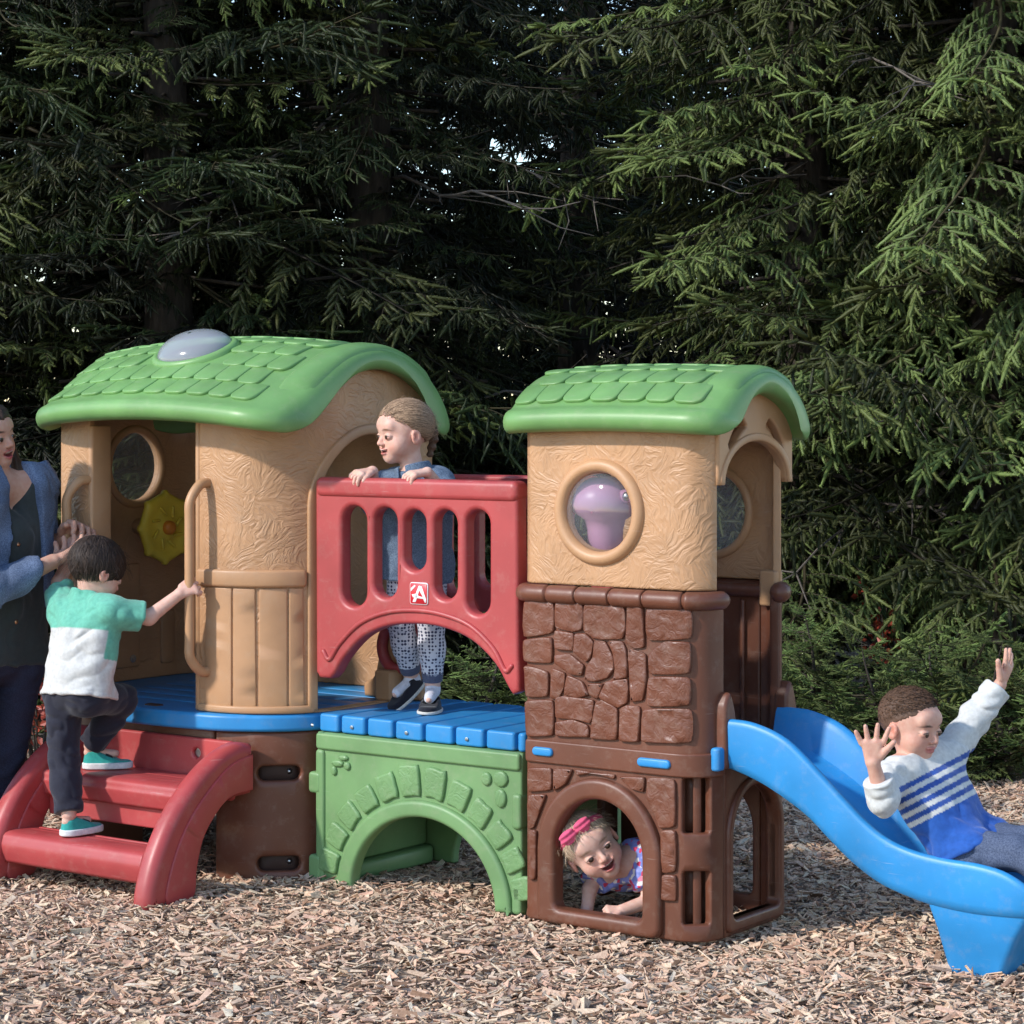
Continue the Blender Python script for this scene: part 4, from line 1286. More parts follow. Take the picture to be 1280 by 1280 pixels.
def skin_mat():
    m, t, b = base_mat('skin')
    at = nz(t, 'ShaderNodeAttribute'); at.attribute_name = 'tint'
    tc = nz(t, 'ShaderNodeTexCoord')
    n = nz(t, 'ShaderNodeTexNoise'); n.inputs['Scale'].default_value = 60; n.inputs['Detail'].default_value = 4
    t.links.new(tc.outputs['Object'], n.inputs['Vector'])
    r = ramp(t, [(0.3, (0.92, 0.80, 0.78)), (0.7, (1, 1, 1))]); t.links.new(n.outputs['Fac'], r.inputs[0])
    mx = nz(t, 'ShaderNodeMix', data_type='RGBA'); mx.blend_type = 'MULTIPLY'; mx.inputs[0].default_value = 1
    t.links.new(at.outputs['Color'], mx.inputs[6]); t.links.new(r.outputs[0], mx.inputs[7])
    t.links.new(mx.outputs[2], b.inputs['Base Color'])
    n9 = nz(t, 'ShaderNodeTexNoise'); n9.inputs['Scale'].default_value = 700; t.links.new(tc.outputs['Object'], n9.inputs['Vector'])
    b9 = nz(t, 'ShaderNodeBump'); b9.inputs['Strength'].default_value = 0.15; b9.inputs['Distance'].default_value = 0.001
    t.links.new(n9.outputs['Fac'], b9.inputs['Height']); t.links.new(b9.outputs[0], b.inputs['Normal'])
    b.inputs['Roughness'].default_value = 0.55
    b.inputs['Specular IOR Level'].default_value = 0.35
    b.inputs['Subsurface Weight'].default_value = 0.15
    b.inputs['Subsurface Radius'].default_value = (0.008, 0.003, 0.0015)
    return m
SKIN = skin_mat()

def cloth_mat(name, weave=900, rough=.85, sheen=.2, bump=.25):
    m, t, b = base_mat(name)
    at = nz(t, 'ShaderNodeAttribute'); at.attribute_name = 'tint'
    tc = nz(t, 'ShaderNodeTexCoord')
    n = nz(t, 'ShaderNodeTexNoise'); n.inputs['Scale'].default_value = 90; n.inputs['Detail'].default_value = 6
    t.links.new(tc.outputs['Object'], n.inputs['Vector'])
    r = ramp(t, [(0.3, (0.80, 0.80, 0.80)), (0.7, (1, 1, 1))]); t.links.new(n.outputs['Fac'], r.inputs[0])
    mx = nz(t, 'ShaderNodeMix', data_type='RGBA'); mx.blend_type = 'MULTIPLY'; mx.inputs[0].default_value = 1
    t.links.new(at.outputs['Color'], mx.inputs[6]); t.links.new(r.outputs[0], mx.inputs[7])
    t.links.new(mx.outputs[2], b.inputs['Base Color'])
    b.inputs['Roughness'].default_value = rough
    b.inputs['Specular IOR Level'].default_value = 0.2
    b.inputs['Sheen Weight'].default_value = sheen
    n2 = nz(t, 'ShaderNodeTexNoise'); n2.inputs['Scale'].default_value = weave; n2.inputs['Detail'].default_value = 1
    t.links.new(tc.outputs['Object'], n2.inputs['Vector'])
    bp = nz(t, 'ShaderNodeBump'); bp.inputs['Strength'].default_value = bump; bp.inputs['Distance'].default_value = 0.002
    t.links.new(n2.outputs['Fac'], bp.inputs['Height']); t.links.new(bp.outputs[0], b.inputs['Normal'])
    return m
CLOTH = cloth_mat('knit_cotton')
def denim_mat():
    m, t, b = base_mat('denim')
    at = nz(t, 'ShaderNodeAttribute'); at.attribute_name = 'tint'
    tc = nz(t, 'ShaderNodeTexCoord')
    n = nz(t, 'ShaderNodeTexNoise'); n.inputs['Scale'].default_value = 260; n.inputs['Detail'].default_value = 3
    t.links.new(tc.outputs['Object'], n.inputs['Vector'])
    r = ramp(t, [(0.35, (0.55, 0.58, 0.65)), (0.65, (1.25, 1.22, 1.2))]); t.links.new(n.outputs['Fac'], r.inputs[0])
    mx = nz(t, 'ShaderNodeMix', data_type='RGBA'); mx.blend_type = 'MULTIPLY'; mx.inputs[0].default_value = 1
    t.links.new(at.outputs['Color'], mx.inputs[6]); t.links.new(r.outputs[0], mx.inputs[7])
    t.links.new(mx.outputs[2], b.inputs['Base Color']); b.inputs['Roughness'].default_value = .9
    bp = nz(t, 'ShaderNodeBump'); bp.inputs['Strength'].default_value = .35; bp.inputs['Distance'].default_value = 0.002
    t.links.new(n.outputs['Fac'], bp.inputs['Height']); t.links.new(bp.outputs[0], b.inputs['Normal'])
    return m
DENIM = denim_mat()
def dots_mat():
    m, t, b = base_mat('dotted_leggings')
    tc = nz(t, 'ShaderNodeTexCoord')
    v = nz(t, 'ShaderNodeTexVoronoi'); v.inputs['Scale'].default_value = 88; v.inputs['Randomness'].default_value = .25
    t.links.new(tc.outputs['Object'], v.inputs['Vector'])
    r = ramp(t, [(0.36, (0.035, 0.04, 0.09)), (0.44, (0.60, 0.60, 0.66))]); t.links.new(v.outputs['Distance'], r.inputs[0])
    t.links.new(r.outputs[0], b.inputs['Base Color']); b.inputs['Roughness'].default_value = .85
    return m
DOTS = dots_mat()
def floral_mat():
    m, t, b = base_mat('floral_cotton')
    tc = nz(t, 'ShaderNodeTexCoord')
    v = nz(t, 'ShaderNodeTexVoronoi'); v.inputs['Scale'].default_value = 78
    t.links.new(tc.outputs['Object'], v.inputs['Vector'])
    sp = nz(t, 'ShaderNodeSeparateColor'); t.links.new(v.outputs['Color'], sp.inputs[0])
    r = ramp(t, [(0.0, (.20, .24, .60)), (0.42, (.30, .34, .72)), (0.44, (.62, .05, .12)), (0.60, (.75, .25, .35)), (0.62, (.75, .70, .70)), (0.80, (.72, .5, .12)), (0.82, (.25, .28, .66))])
    r.color_ramp.interpolation = 'CONSTANT'
    t.links.new(sp.outputs[0], r.inputs[0]); t.links.new(r.outputs[0], b.inputs['Base Color']); b.inputs['Roughness'].default_value = .85
    return m
FLORAL = floral_mat()
def hair_mat(name, c0, c1, scale=(220, 220, 20)):
    m, t, b = base_mat(name)
    at = nz(t, 'ShaderNodeAttribute'); at.attribute_name = 'tint'
    t.links.new(at.outputs['Color'], b.inputs['Base Color'])
    b.inputs['Roughness'].default_value = .58
    b.inputs['Specular IOR Level'].default_value = .28
    return m
HAIR = hair_mat('hair', 0, 0)
EYEW = simple('eye_white', (.75, .72, .70), .2)
IRIS = simple('eye_iris', (.05, .03, .02), .1)
RUB = simple('shoe_sole', (.72, .72, .72), .6)

class Head:
    def __init__(self, c, fwd, up, hh, look='open'):
        f = unit(np.asarray(fwd, float)); u = np.asarray(up, float); u = unit(u - f * (u @ f)); r = np.cross(f, u)
        self.c, self.R, self.hh = np.asarray(c, float), np.stack([r, f, u]), hh
    def loc(self, p): return (p - self.c) @ self.R.T / self.hh
    def wld(self, q): return self.c + (np.asarray(q, float) * self.hh) @ self.R
    def sdf(self, p, mouth=0.0, ears=1.0, adult=0.0):
        op = getattr(self, 'open', 1.0)
        q = self.loc(p)
        m = q.copy(); m[:, 0] = np.abs(m[:, 0])
        sm = getattr(self, 'smile', 0.0)
        qm = q.copy(); qm[:, 2] -= sm * q[:, 0] ** 2
        d = ellip(q - A3(0, -.045, .12), (.37 - .03 * adult, .445, .385))
        d = smin(d, ellip(q - A3(0, .10, -.14), (.285 - .02 * adult, .29, .335)), .12)
        d = smin(d, ellip(q - A3(0, .27, -.385), (.12, .10, .105)), .12)
        d = smin(d, ellip(m - A3(.165, .20, -.20), (.145 - .03 * adult, .155, .15)), .09)
        d = smin(d, ellip(q - A3(0, .33, .13), (.24, .09, .13)), .10)                    # forehead
        d = smax(d, -ellip(m - A3(.15, .46, -.045), (.095, .085, .052)), .05)            # eye sockets
        d = smin(d, ellip(m - A3(.152, .352, -.05), (.080, .064, .054)), .016)           # lids
        d = smax(d, -ellip(m - A3(.152, .43, -.053), (.066, .06, .021 * op)), .006)
        d = smin(d, rcone(q, A3(0, .375, -.02), A3(0, .445, -.155), .026, .045), .035)   # nose
        d = smin(d, ellip(m - A3(.042, .415, -.168), (.034, .034, .028)), .02)
        d = smin(d, ellip(qm - A3(0, .392 - .0, -.262), (.105 + .012 * sm, .035, .022)), .02)              # lips
        d = smin(d, ellip(qm - A3(0, .382, -.312 - .03 * mouth), (.085, .036, .026)), .02)
        if mouth > 0:
            d = smax(d, -ellip(qm - A3(0, .42, -.285 - .012 * mouth), (.115, .085, .016 + .022 * mouth)), .012)
        if ears:
            e = ellip(m - A3(.375, -.03, -.075), (.038, .085, .125))
            e = smax(e, -ellip(m - A3(.415, -.012, -.06), (.030, .052, .080)), .008)
            e = smin(e, ellip(m - A3(.395, .02, -.075), (.014, .02, .028)), .01)
            d = smin(d, e, .025)
        return d * self.hh
    def tint(self, p, base, brow, lip, mouth=0.0, blush=.35):
        q = self.loc(p); m = q.copy(); m[:, 0] = np.abs(m[:, 0])
        col = np.tile(np.asarray(base, float), (len(p), 1))
        sm = getattr(self, 'smile', 0.0); zq = q[:, 2] - sm * q[:, 0] ** 2
        def blend(mask, c): 
            nonlocal col
            mask = np.clip(mask, 0, 1)[:, None]; col = col * (1 - mask) + np.asarray(c, float) * mask
        near = (np.linalg.norm(q, axis=1) < .75)
        ck = np.exp(-((m[:, 0] - .19) ** 2 + (q[:, 2] + .20) ** 2) / .012) * (q[:, 1] > .1)
        blend(ck * blush * near, np.asarray(base) * A3(1.05, .68, .62))
        blend(np.exp(-((q[:, 2] + .16) ** 2 + q[:, 0] ** 2) / .004) * (q[:, 1] > .40) * .4, np.asarray(base) * A3(1.03, .75, .7))
        er = (m[:, 0] > .36) & near & (np.abs(q[:, 2] + .07) < .16) & (q[:, 1] < .1)
        hol = np.exp(-(((q[:, 1] + .012) / .04) ** 2 + ((q[:, 2] + .06) / .06) ** 2)) * er
        blend(er * .35, np.asarray(base) * A3(1.05, .62, .55))
        blend(hol * .6, np.asarray(base) * A3(.75, .35, .28))  # darker red paints the shade inside the ear hollow
        lp = 1.25 - ((q[:, 0] / .115) ** 2 + ((zq + .285 + .015 * mouth) / (.058 + .03 * mouth)) ** 2)
        blend((lp * 1.6) * (q[:, 1] > .33) * .7, lip)
        if mouth > 0:
            mi = 1.15 - ((q[:, 0] / .11) ** 2 + ((zq + .287 + .012 * mouth) / (.014 + .020 * mouth)) ** 2)
            blend((mi * 3) * (q[:, 1] > .28), (.12, .02, .02))
            te = 1.0 - ((q[:, 0] / .09) ** 2 + ((zq + .268) / .016) ** 2)
            blend((te * 3) * (q[:, 1] > .27), (.75, .72, .66))
        bz = q[:, 2] - (.065 - .5 * (m[:, 0] - .15) ** 2 * 4)
        bw = 1.2 - ((m[:, 0] - .155) / .10) ** 2 - (bz / .020) ** 2
        blend(bw * 1.2 * (q[:, 1] > .22) * .75, brow)
        ln = 1.2 - ((m[:, 0] - .152) / .085) ** 2 - ((q[:, 2] + .033 + 2.2 * (m[:, 0] - .15) ** 2) / .013) ** 2
        blend(ln * 1.5 * (q[:, 1] > .25) * .85, (.05, .03, .025))
        blend((np.exp(-((m[:, 0] - .03) ** 2 + (q[:, 2] + .195) ** 2) / .0005)) * (q[:, 1] > .38) * .6, np.asarray(base) * .3)
        return col

def hand_prims(wrist, d, n, s, L, curl, spread=.10, thumb=.6, curl_t=.4):
    """palm, four fingers and a thumb as round cones. d: along the fingers, n: palm normal, s: thumb side"""
    d = unit(np.asarray(d, float)); n = np.asarray(n, float); n = unit(n - d * (n @ d)); s = np.asarray(s, float); s = unit(s - d * (s @ d) - n * (s @ n))
    P = []
    w = wrist
    k = L / .11
    r0 = .0125 * k
    for o in (-.6, -.2, .2, .6):
        P.append((w + s * o * .014 * k, w + d * .48 * L + s * o * .032 * k, r0 * .95, r0 * .82))
    lens = [.40, .46, .43, .34]
    for i, o in enumerate((.030, .0105, -.0095, -.028)):
        base = w + d * .47 * L + s * o * k
        ang0 = spread * (1.5 - i)
        fd = unit(d * math.cos(ang0) + s * math.sin(ang0))
        c = curl[i] if hasattr(curl, '__len__') else curl
        a = 0.0; p = base
        for j, fr in enumerate((.46, .31, .25)):
            a += c * (0.8, 1.05, .75)[j]
            dd = fd * math.cos(a) + n * math.sin(a)
            q = p + dd * lens[i] * L * fr
            P.append((p, q, .0078 * k * (1 - .08 * j), .0072 * k * (1 - .10 * j)))
            p = q
    tb = w + d * .14 * L + s * .020 * k
    td = unit(d * math.cos(thumb) + s * math.sin(thumb) + n * .25)
    p1 = tb + td * .26 * L
    td2 = unit(td * math.cos(curl_t) + (d * .6 + n * .8) * math.sin(curl_t))
    p2 = p1 + td2 * .24 * L
    P.append((tb, p1, .0115 * k, .0092 * k)); P.append((p1, p2, .0090 * k, .0074 * k))
    return P

def union(prims, p, k, infl=0.0):
    d = None
    for a, b, ra, rb in prims:
        e = rcone(p, a, b, ra + infl, rb + infl)
        d = e if d is None else smin(d, e, k)
    return d

def bounds(prims, pad=.03):
    pts = np.array([q for a, b, ra, rb in prims for q in (a, b)])
    r = max(max(ra, rb) for _, _, ra, rb in prims)
    return pts.min(0) - r - pad, pts.max(0) + r + pad

def person_piece(root, name, f, lo, hi, h, mat, tint, label=None):
    V, Q = sdf_mesh(f, lo, hi, h)
    base = np.array(root.location)
    me = fast_mesh(name, V - base, Q, mat)
    me.polygons.foreach_set('use_smooth', [True] * len(me.polygons))
    col = tint(V) if callable(tint) else np.tile(np.asarray(tint, float), (len(V), 1))
    at = me.attributes.new('tint', 'FLOAT_COLOR', 'POINT')
    at.data.foreach_set('color', np.concatenate([col, np.ones((len(V), 1))], 1).astype(np.float32).ravel())
    o = bpy.data.objects.new(name, me); COL.objects.link(o)
    o.parent = root
    if label: o['label'] = label
    return o

def mix3(a, b, t): return np.asarray(a) * (1 - t) + np.asarray(b) * t

class Person:
    def __init__(self, label, base, J, H, R, skin, h=.0036):
        self.root = empty('person', tuple(base))
        tag(self.root, label, 'person')
        self.J, self.H, self.R, self.skin, self.h = J, H, R, np.asarray(skin, float), h
        R_ = R
        j = J
        self.torso = [(j['hipL'], j['shL'] * .82 + j['shR'] * .18 - A3(0, 0, .012), R_['hip'], R_['chest']), (j['hipR'], j['shR'] * .82 + j['shL'] * .18 - A3(0, 0, .012), R_['hip'], R_['chest']),
                      (j['pelvis'], j['chest'], R_['belly'], R_['belly']), (j['shL'], j['shR'], R_['sh'], R_['sh'])]
        self.arms, self.legs = {}, {}
        for s in 'LR':
            self.arms[s] = [(j['sh' + s], j['el' + s], R_['ua'], R_['ua'] * .82), (j['el' + s], j['wr' + s], R_['ua'] * .82, R_['wr'])]
            self.legs[s] = [(j['hip' + s], j['kn' + s], R_['th'], R_['kn']), (j['kn' + s], mix3(j['kn' + s], j['an' + s], .45), R_['kn'], R_['kn'] * .98), (mix3(j['kn' + s], j['an' + s], .4), j['an' + s], R_['kn'] * .98, R_['an'])]
        self.neck = [(H.wld((0, -.06, -.22)), j['neck'], R_['neck'], R_['neck'] * 1.08)]
        self.hands = []
        self.feet = []
        for s in 'LR':
            t = j['toe' + s]; a = j['an' + s]
            dn = j.get('sole' + s, A3(0, 0, -1))
            heel = a + dn * R_['an'] * 1.0 - unit(t - a) * R_['an'] * .3
            self.feet.append((heel, mix3(a, t, .8), R_['an'] * .72, R_['an'] * .5))
    def add_hand(self, s, d, n, side, L, curl, **kw):
        self.hands.append(hand_prims(self.J['wr' + s], d, n, side, L, curl, **kw))
    def body(self, brow, lip, mouth=0.0, adult=0.0, blush=.35):
        H = self.H
        body = self.torso + self.neck
        limbs = [p for s in 'LR' for p in self.arms[s]] + [p for s in 'LR' for p in self.legs[s]]
        allp = body + limbs + self.feet
        hands = self.hands
        def f(p):
            d = union(body, p, .03)
            d = smin(d, union(limbs, p, .012), .02)
            d = np.minimum(d, union(self.feet, p, .015))
            d = smin(d, H.sdf(p, mouth, adult=adult), .018)
            for hp in hands:
                c = hp[0][0]
                m = np.linalg.norm(p - c, axis=1) < .26
                if m.any():
                    pal = union(hp[:4], p[m], .008)
                    fi = union(hp[4:], p[m], .0022)
                    dd = d.copy(); dd[m] = smin(d[m], smin(pal, fi, .005), .005); d = dd
            return d
        ph = [q for hp in hands for q in hp]
        lo, hi = bounds(allp + ph + [(H.c, H.c, H.hh * .55, H.hh * .55)])
        def tint(V):
            return H.tint(V, self.skin, brow, lip, mouth, blush)
        o = person_piece(self.root, 'body', f, lo, hi, self.h, SKIN, tint)
        return o
    def eyes(self, r=.058, gaze=(0, 0), squint=0.0):
        for s in (-1, 1):
            c = self.H.wld((s * .152, .364, -.052))
            n = 12
            a = np.linspace(0, 2 * PI, n, endpoint=False); rings = []
            for t in np.linspace(.1, PI - .1, 8):
                rings.append(np.stack([np.cos(a) * math.sin(t) * .050, np.full(n, math.cos(t) * .046), np.sin(a) * math.sin(t) * .040], 1))
            V = self.H.wld(np.concatenate(rings) + A3(s * .152, .364, -.052))
            e = mesh_obj('eye', V - np.array(self.root.location), grid_faces(8, n, False, True), EYEW, self.root)
            rings = []
            for t in np.linspace(.02, .62, 5):
                rings.append(np.stack([np.cos(a) * math.sin(t) * .075 + gaze[0], np.full(n, math.cos(t) * .0475 + .0015), np.sin(a) * math.sin(t) * .060 + gaze[1]], 1))
            V = self.H.wld(np.concatenate(rings) + A3(s * .152, .364, -.052))
            mesh_obj('iris', V - np.array(self.root.location), grid_faces(5, n, False, True), IRIS, e)
    def shirt(self, name, mat, tint, sleeve, infl=.010, hem=None, folds=.004, fold_freq=(22, 22, 14), h=.0042, neck_drop=.0, carve=None, loose=.0, label=None, seed=3, sinfl=None):
        j = self.J
        tor = self.torso
        ax = unit(j['neck'] - j['pelvis'])
        hem_p = j['pelvis'] + ax * (hem if hem is not None else -.03)
        nk = unit(unit(self.H.c - j['neck']) * .35 + ax * .65)
        nk_p = j['neck'] + nk * (.012 - neck_drop)
        slv = {}; slf = {s: (sleeve[s] if isinstance(sleeve, dict) else sleeve) for s in 'LR'}
        for s in 'LR':
            fr = sleeve[s] if isinstance(sleeve, dict) else sleeve
            pr = []
            A, B, C = j['sh' + s], j['el' + s], j['wr' + s]
            si = infl if sinfl is None else sinfl
            if fr <= 1:
                e = mix3(A, B, fr); dr = unit(B - A)
                pr = [(A, e + dr * .03, self.R['ua'] + si, self.R['ua'] * (1 - .18 * fr) + si + loose)]
            else:
                e = mix3(B, C, fr - 1); dr = unit(C - B)
                pr = [(A, B, self.R['ua'] + si, self.R['ua'] * .82 + si + loose), (B, e + dr * .03, self.R['ua'] * .82 + si + loose, mix3(self.R['ua'] * .82, self.R['wr'], fr - 1) + si + loose)]
            slv[s] = (pr, e, dr)
        def f(p):
            d = union(tor + self.neck, p, .03)
            up = [(j['sh' + s], mix3(j['sh' + s], j['el' + s], min(.45, slf[s])), self.R['ua'], self.R['ua'] * .93) for s in 'LR'] + [(j['hipL'], j['hipR'], self.R['th'] * 1.04, self.R['th'] * 1.04)] + [(j['hip' + s], mix3(j['hip' + s], j['kn' + s], .22), self.R['th'] + .010, self.R['th'] + .008) for s in 'LR']
            d = smin(d, union(up, p, .012), .02) - infl
            d = smax(d, -((p - hem_p) @ ax) - .006 * vnoise(p * 14, seed), .004)
            d = smax(d, smin((p - nk_p) @ nk, -(np.linalg.norm(p - (j['neck'] + nk * .045), axis=1) - self.R['neck'] * 1.75), .004) if False else (p - nk_p) @ nk, .003)
            for s in 'LR':
                pr, e, dr = slv[s]
                a = union(pr, p, .012)
                a = smax(a, (p - e) @ dr, .003)
                d = smin(d, a, .022)
            w = vnoise(p * A3(*fold_freq) + vnoise(p * 9, seed)[:, None] * 1.1, seed)
            w2 = vnoise(p * A3(*fold_freq) * 2.1 + 7, seed + 1)
            d = d + folds * (1 - np.abs(w) * 2.2) * .7 + folds * .35 * w2
            hb = np.abs((p - hem_p) @ ax - .009)
            d = d - .0016 * np.exp(-(hb / .005) ** 2) + .0012 * np.exp(-((hb - .010) / .002) ** 2)
            for s in 'LR':
                pr, e, dr = slv[s]
                near = np.linalg.norm(p - e, axis=1) < .09
                sb = np.abs((p - e) @ dr + .008)
                d = d - near * .0014 * np.exp(-(sb / .005) ** 2)
            if carve is not None: d = carve(p, d)
            return d
        prs = tor + [q for s in 'LR' for q in slv[s][0]] + [(nk_p, nk_p, .05, .05)]
        lo, hi = bounds(prs, .05)
        return person_piece(self.root, name, f, lo, hi, h, mat, tint, label)
    def pants(self, name, mat, tint, infl=.010, waist=.045, end=.92, folds=.004, h=.0042, flare=.004, label=None, seed=9, start=0.0):
        j = self.J
        ax = unit(j['neck'] - j['pelvis'])
        wp = j['pelvis'] + ax * waist
        L = {}
        for s in 'LR':
            e = mix3(j['kn' + s], j['an' + s], end); dr = unit(j['an' + s] - j['kn' + s])
            L[s] = ([(j['hip' + s], j['kn' + s], self.R['th'] + infl, self.R['kn'] + infl), (j['kn' + s], mix3(j['kn' + s], j['an' + s], .45), self.R['kn'] + infl, self.R['kn'] + infl), (mix3(j['kn' + s], j['an' + s], .4), e + dr * .04, self.R['kn'] + infl, self.R['an'] + infl + flare)], e, dr)
        def f(p):
            d = union(self.torso[:3] + [(j['hipL'], j['hipR'], self.R['th'], self.R['th'])], p, .03, .006)
            d = smax(d, (p - wp) @ ax, .004)
            for s in 'LR':
                a = union(L[s][0], p, .015)
                a = smax(a, (p - L[s][1]) @ L[s][2], .003)
                d = smin(d, a, .018)
            w = vnoise(p * A3(18, 18, 30) + vnoise(p * 8, seed)[:, None] * 1.3, seed)
            return d + folds * (1 - np.abs(w) * 2.2) * .7
        prs = self.torso[:3] + [q for s in 'LR' for q in L[s][0]]
        lo, hi = bounds(prs, .04)
        return person_piece(self.root, name, f, lo, hi, h, mat, tint, label)
    def shoe(self, s, tint, mat=None, style='sneaker', sole_t=.014, h=.003, sole_tint=(.75, .75, .75)):
        j = self.J
        a, t = j['an' + s], j['toe' + s]
        dn = unit(j.get('sole' + s, A3(0, 0, -1)))
        fw = t - a; fw = unit(fw - dn * (fw @ dn)); sd = np.cross(fw, dn)
        r = self.R['an']
        gl = j['solez' + s]                                     # distance from the ankle to the sole
        o = a + dn * gl
        ln = np.linalg.norm(t - a) + r * 2.4
        def loc(p): q = p - o; return np.stack([q @ fw + r * 1.1, q @ sd, -(q @ dn)], 1)
        Lg = ln
        def foot2d(q, grow):
            x = np.clip(q[:, 0] / Lg, 0, 1)
            wd = (r * 1.12 + .010 * np.sin(PI * np.clip(x * 1.05 - .05, 0, 1)) + grow)
            c = np.clip(q[:, 0], wd * .9, Lg - wd)
            return np.sqrt((q[:, 0] - c) ** 2 + q[:, 1] ** 2) - wd
        def upper(p):
            q = loc(p)
            d2 = foot2d(q, 0.0)
            top = r * 2.6 - np.clip((q[:, 0] - r * 1.4) / (Lg * .55), 0, 1) * r * 1.55
            d = smax(d2 + q[:, 2] * .16, q[:, 2] - top, .012)
            d = smax(d, -(q[:, 2] - sole_t * .6), .002)
            if style == 'mary':
                op = smax(np.abs(q[:, 1]) - r * .85, q[:, 0] - Lg * .66, .004)
                op = smax(op, -(q[:, 2] - r * .75), .004)
                strap = np.abs(q[:, 0] - r * 1.9) - .009
                d = smax(d, -smax(op, -strap, .002), .003)
                d = smax(d, q[:, 2] - np.where(strap < .003, r * 2.0, r * 1.6), .004)
            else:
                d = smax(d, -rcone(p, a, a - dn * .1, r * 1.02, r * 1.1), .004)
            return d
        def sole(p):
            q = loc(p)
            d = smax(foot2d(q, .003) , np.abs(q[:, 2] - sole_t * .5) - sole_t * .5, .004)
            return d
        lo = np.minimum(a, t) - .09; hi = np.maximum(a, t) + .09
        sh = person_piece(self.root, 'shoe', upper, lo, hi, h, mat or CLOTH, tint)
        so = person_piece(self.root, 'sole', sole, lo, hi, h, CLOTH, sole_tint)
        so.parent = sh
        return sh, loc, Lg, r
    def hair_cap(self, line, thick=.035, col=(.03, .018, .012), col2=(.06, .035, .02), grow=None, h=.003, streak=(60, 60, 10), amp=.004, extra=None, label=None, tintf=None):
        H = self.H
        def f(p):
            q = H.loc(p)
            d = ellip(q - A3(0, -.05, .125), (.37 + thick, .445 + thick, .385 + thick)) 
            cut = line(q)
            d = smax(d, -cut, .03)
            d = smax(d, -(ellip(q - A3(0, -.045, .12), (.33, .405, .345))), .01)
            if extra is not None: d = smin(d, extra(q), .02)
            d = d * H.hh
            w = vnoise(q * A3(*streak), 4)
            return d + amp * w
        lo, hi = H.c - H.hh * 1.2, H.c + H.hh * 1.2
        def tint(V):
            q = H.loc(V)
            t = .5 + .5 * vnoise(q * A3(*streak) * 1.3, 8)
            c = np.asarray(col) * (1 - t[:, None]) + np.asarray(col2) * t[:, None]
            return tintf(q, c) if tintf else c
        return person_piece(self.root, 'hair', f, lo, hi, h, HAIR, tint, label)
    def strands(self, parent, roots, flow, length, n_seg, width, col, col2, seed=1, lift=.002, surf=None, jitter=.12):
        """thin hair ribbons following the head: roots in head units, flow(q) gives direction"""
        r = np.random.default_rng(seed)
        H = self.H
        q = np.asarray(roots, float); n = len(q)
        pts = [q.copy()]
        step = length / n_seg
        for i in range(n_seg):
            d = unit(flow(q) + r.normal(0, jitter, q.shape) * .5)
            st = step if np.isscalar(step) else step[:, None]
            q = q + d * st
            if surf is not None: q = surf(q)
            pts.append(q.copy())
        P = np.stack(pts, 1)                                     # n, seg+1, 3
        T = unit(np.gradient(P, axis=1))
        out = unit(P - A3(0, -.05, .1))
        S = unit(np.cross(T, out))
        wv = width * np.linspace(1, .35, n_seg + 1)[None, :, None]
        Lf = P - S * wv; Rt = P + S * wv; Up = P + out * (width * .7)
        V = np.stack([Lf, Up, Rt], 2).reshape(-1, 3)
        V = H.wld(V)
        m = n_seg + 1
        base = (np.arange(n) * m * 3)[:, None] + (np.arange(n_seg) * 3)[None]
        Q = np.concatenate([np.stack([base, base + 1, base + 4, base + 3], -1).reshape(-1, 4), np.stack([base + 1, base + 2, base + 5, base + 4], -1).reshape(-1, 4)])
        me = fast_mesh('hair_strands', V - np.array(self.root.location), Q, HAIR)
        me.polygons.foreach_set('use_smooth', [True] * len(me.polygons))
        t = r.random((n, 1)); c = np.asarray(col) * (1 - t) + np.asarray(col2) * t
        c = np.repeat(c, m * 3, 0)
        at = me.attributes.new('tint', 'FLOAT_COLOR', 'POINT')
        at.data.foreach_set('color', np.concatenate([c, np.ones((len(c), 1))], 1).astype(np.float32).ravel())
        o = bpy.data.objects.new('hair_strands', me); COL.objects.link(o); o.parent = parent if parent else self.root
        return o

def scalp_points(n, seed, line, r=(.375, .45, .39), c=(0, -.05, .125)):
    g = np.random.default_rng(seed)
    d = unit(g.normal(0, 1, (n * 4, 3)))
    q = d * np.array(r) + np.array(c)
    return q[line(q) > .01][:n]
def scalp_proj(k=1.0, r=(.385, .46, .40), c=(0, -.05, .125)):
    r = np.array(r); c = np.array(c)
    def f(q):
        e = (q - c) / r
        l = np.linalg.norm(e, axis=1, keepdims=True)
        return np.where((l < 1.25), c + e / l * k * r, q)
    return f

TOD = dict(hip=.058, chest=.056, belly=.070, sh=.036, ua=.030, wr=.0185, th=.055, kn=.038, an=.0245, neck=.034)
SKIN1 = (.64, .38, .29); SKIN2 = (.70, .45, .36); SKIN3 = (.58, .34, .25)
LIP = (.50, .17, .15)

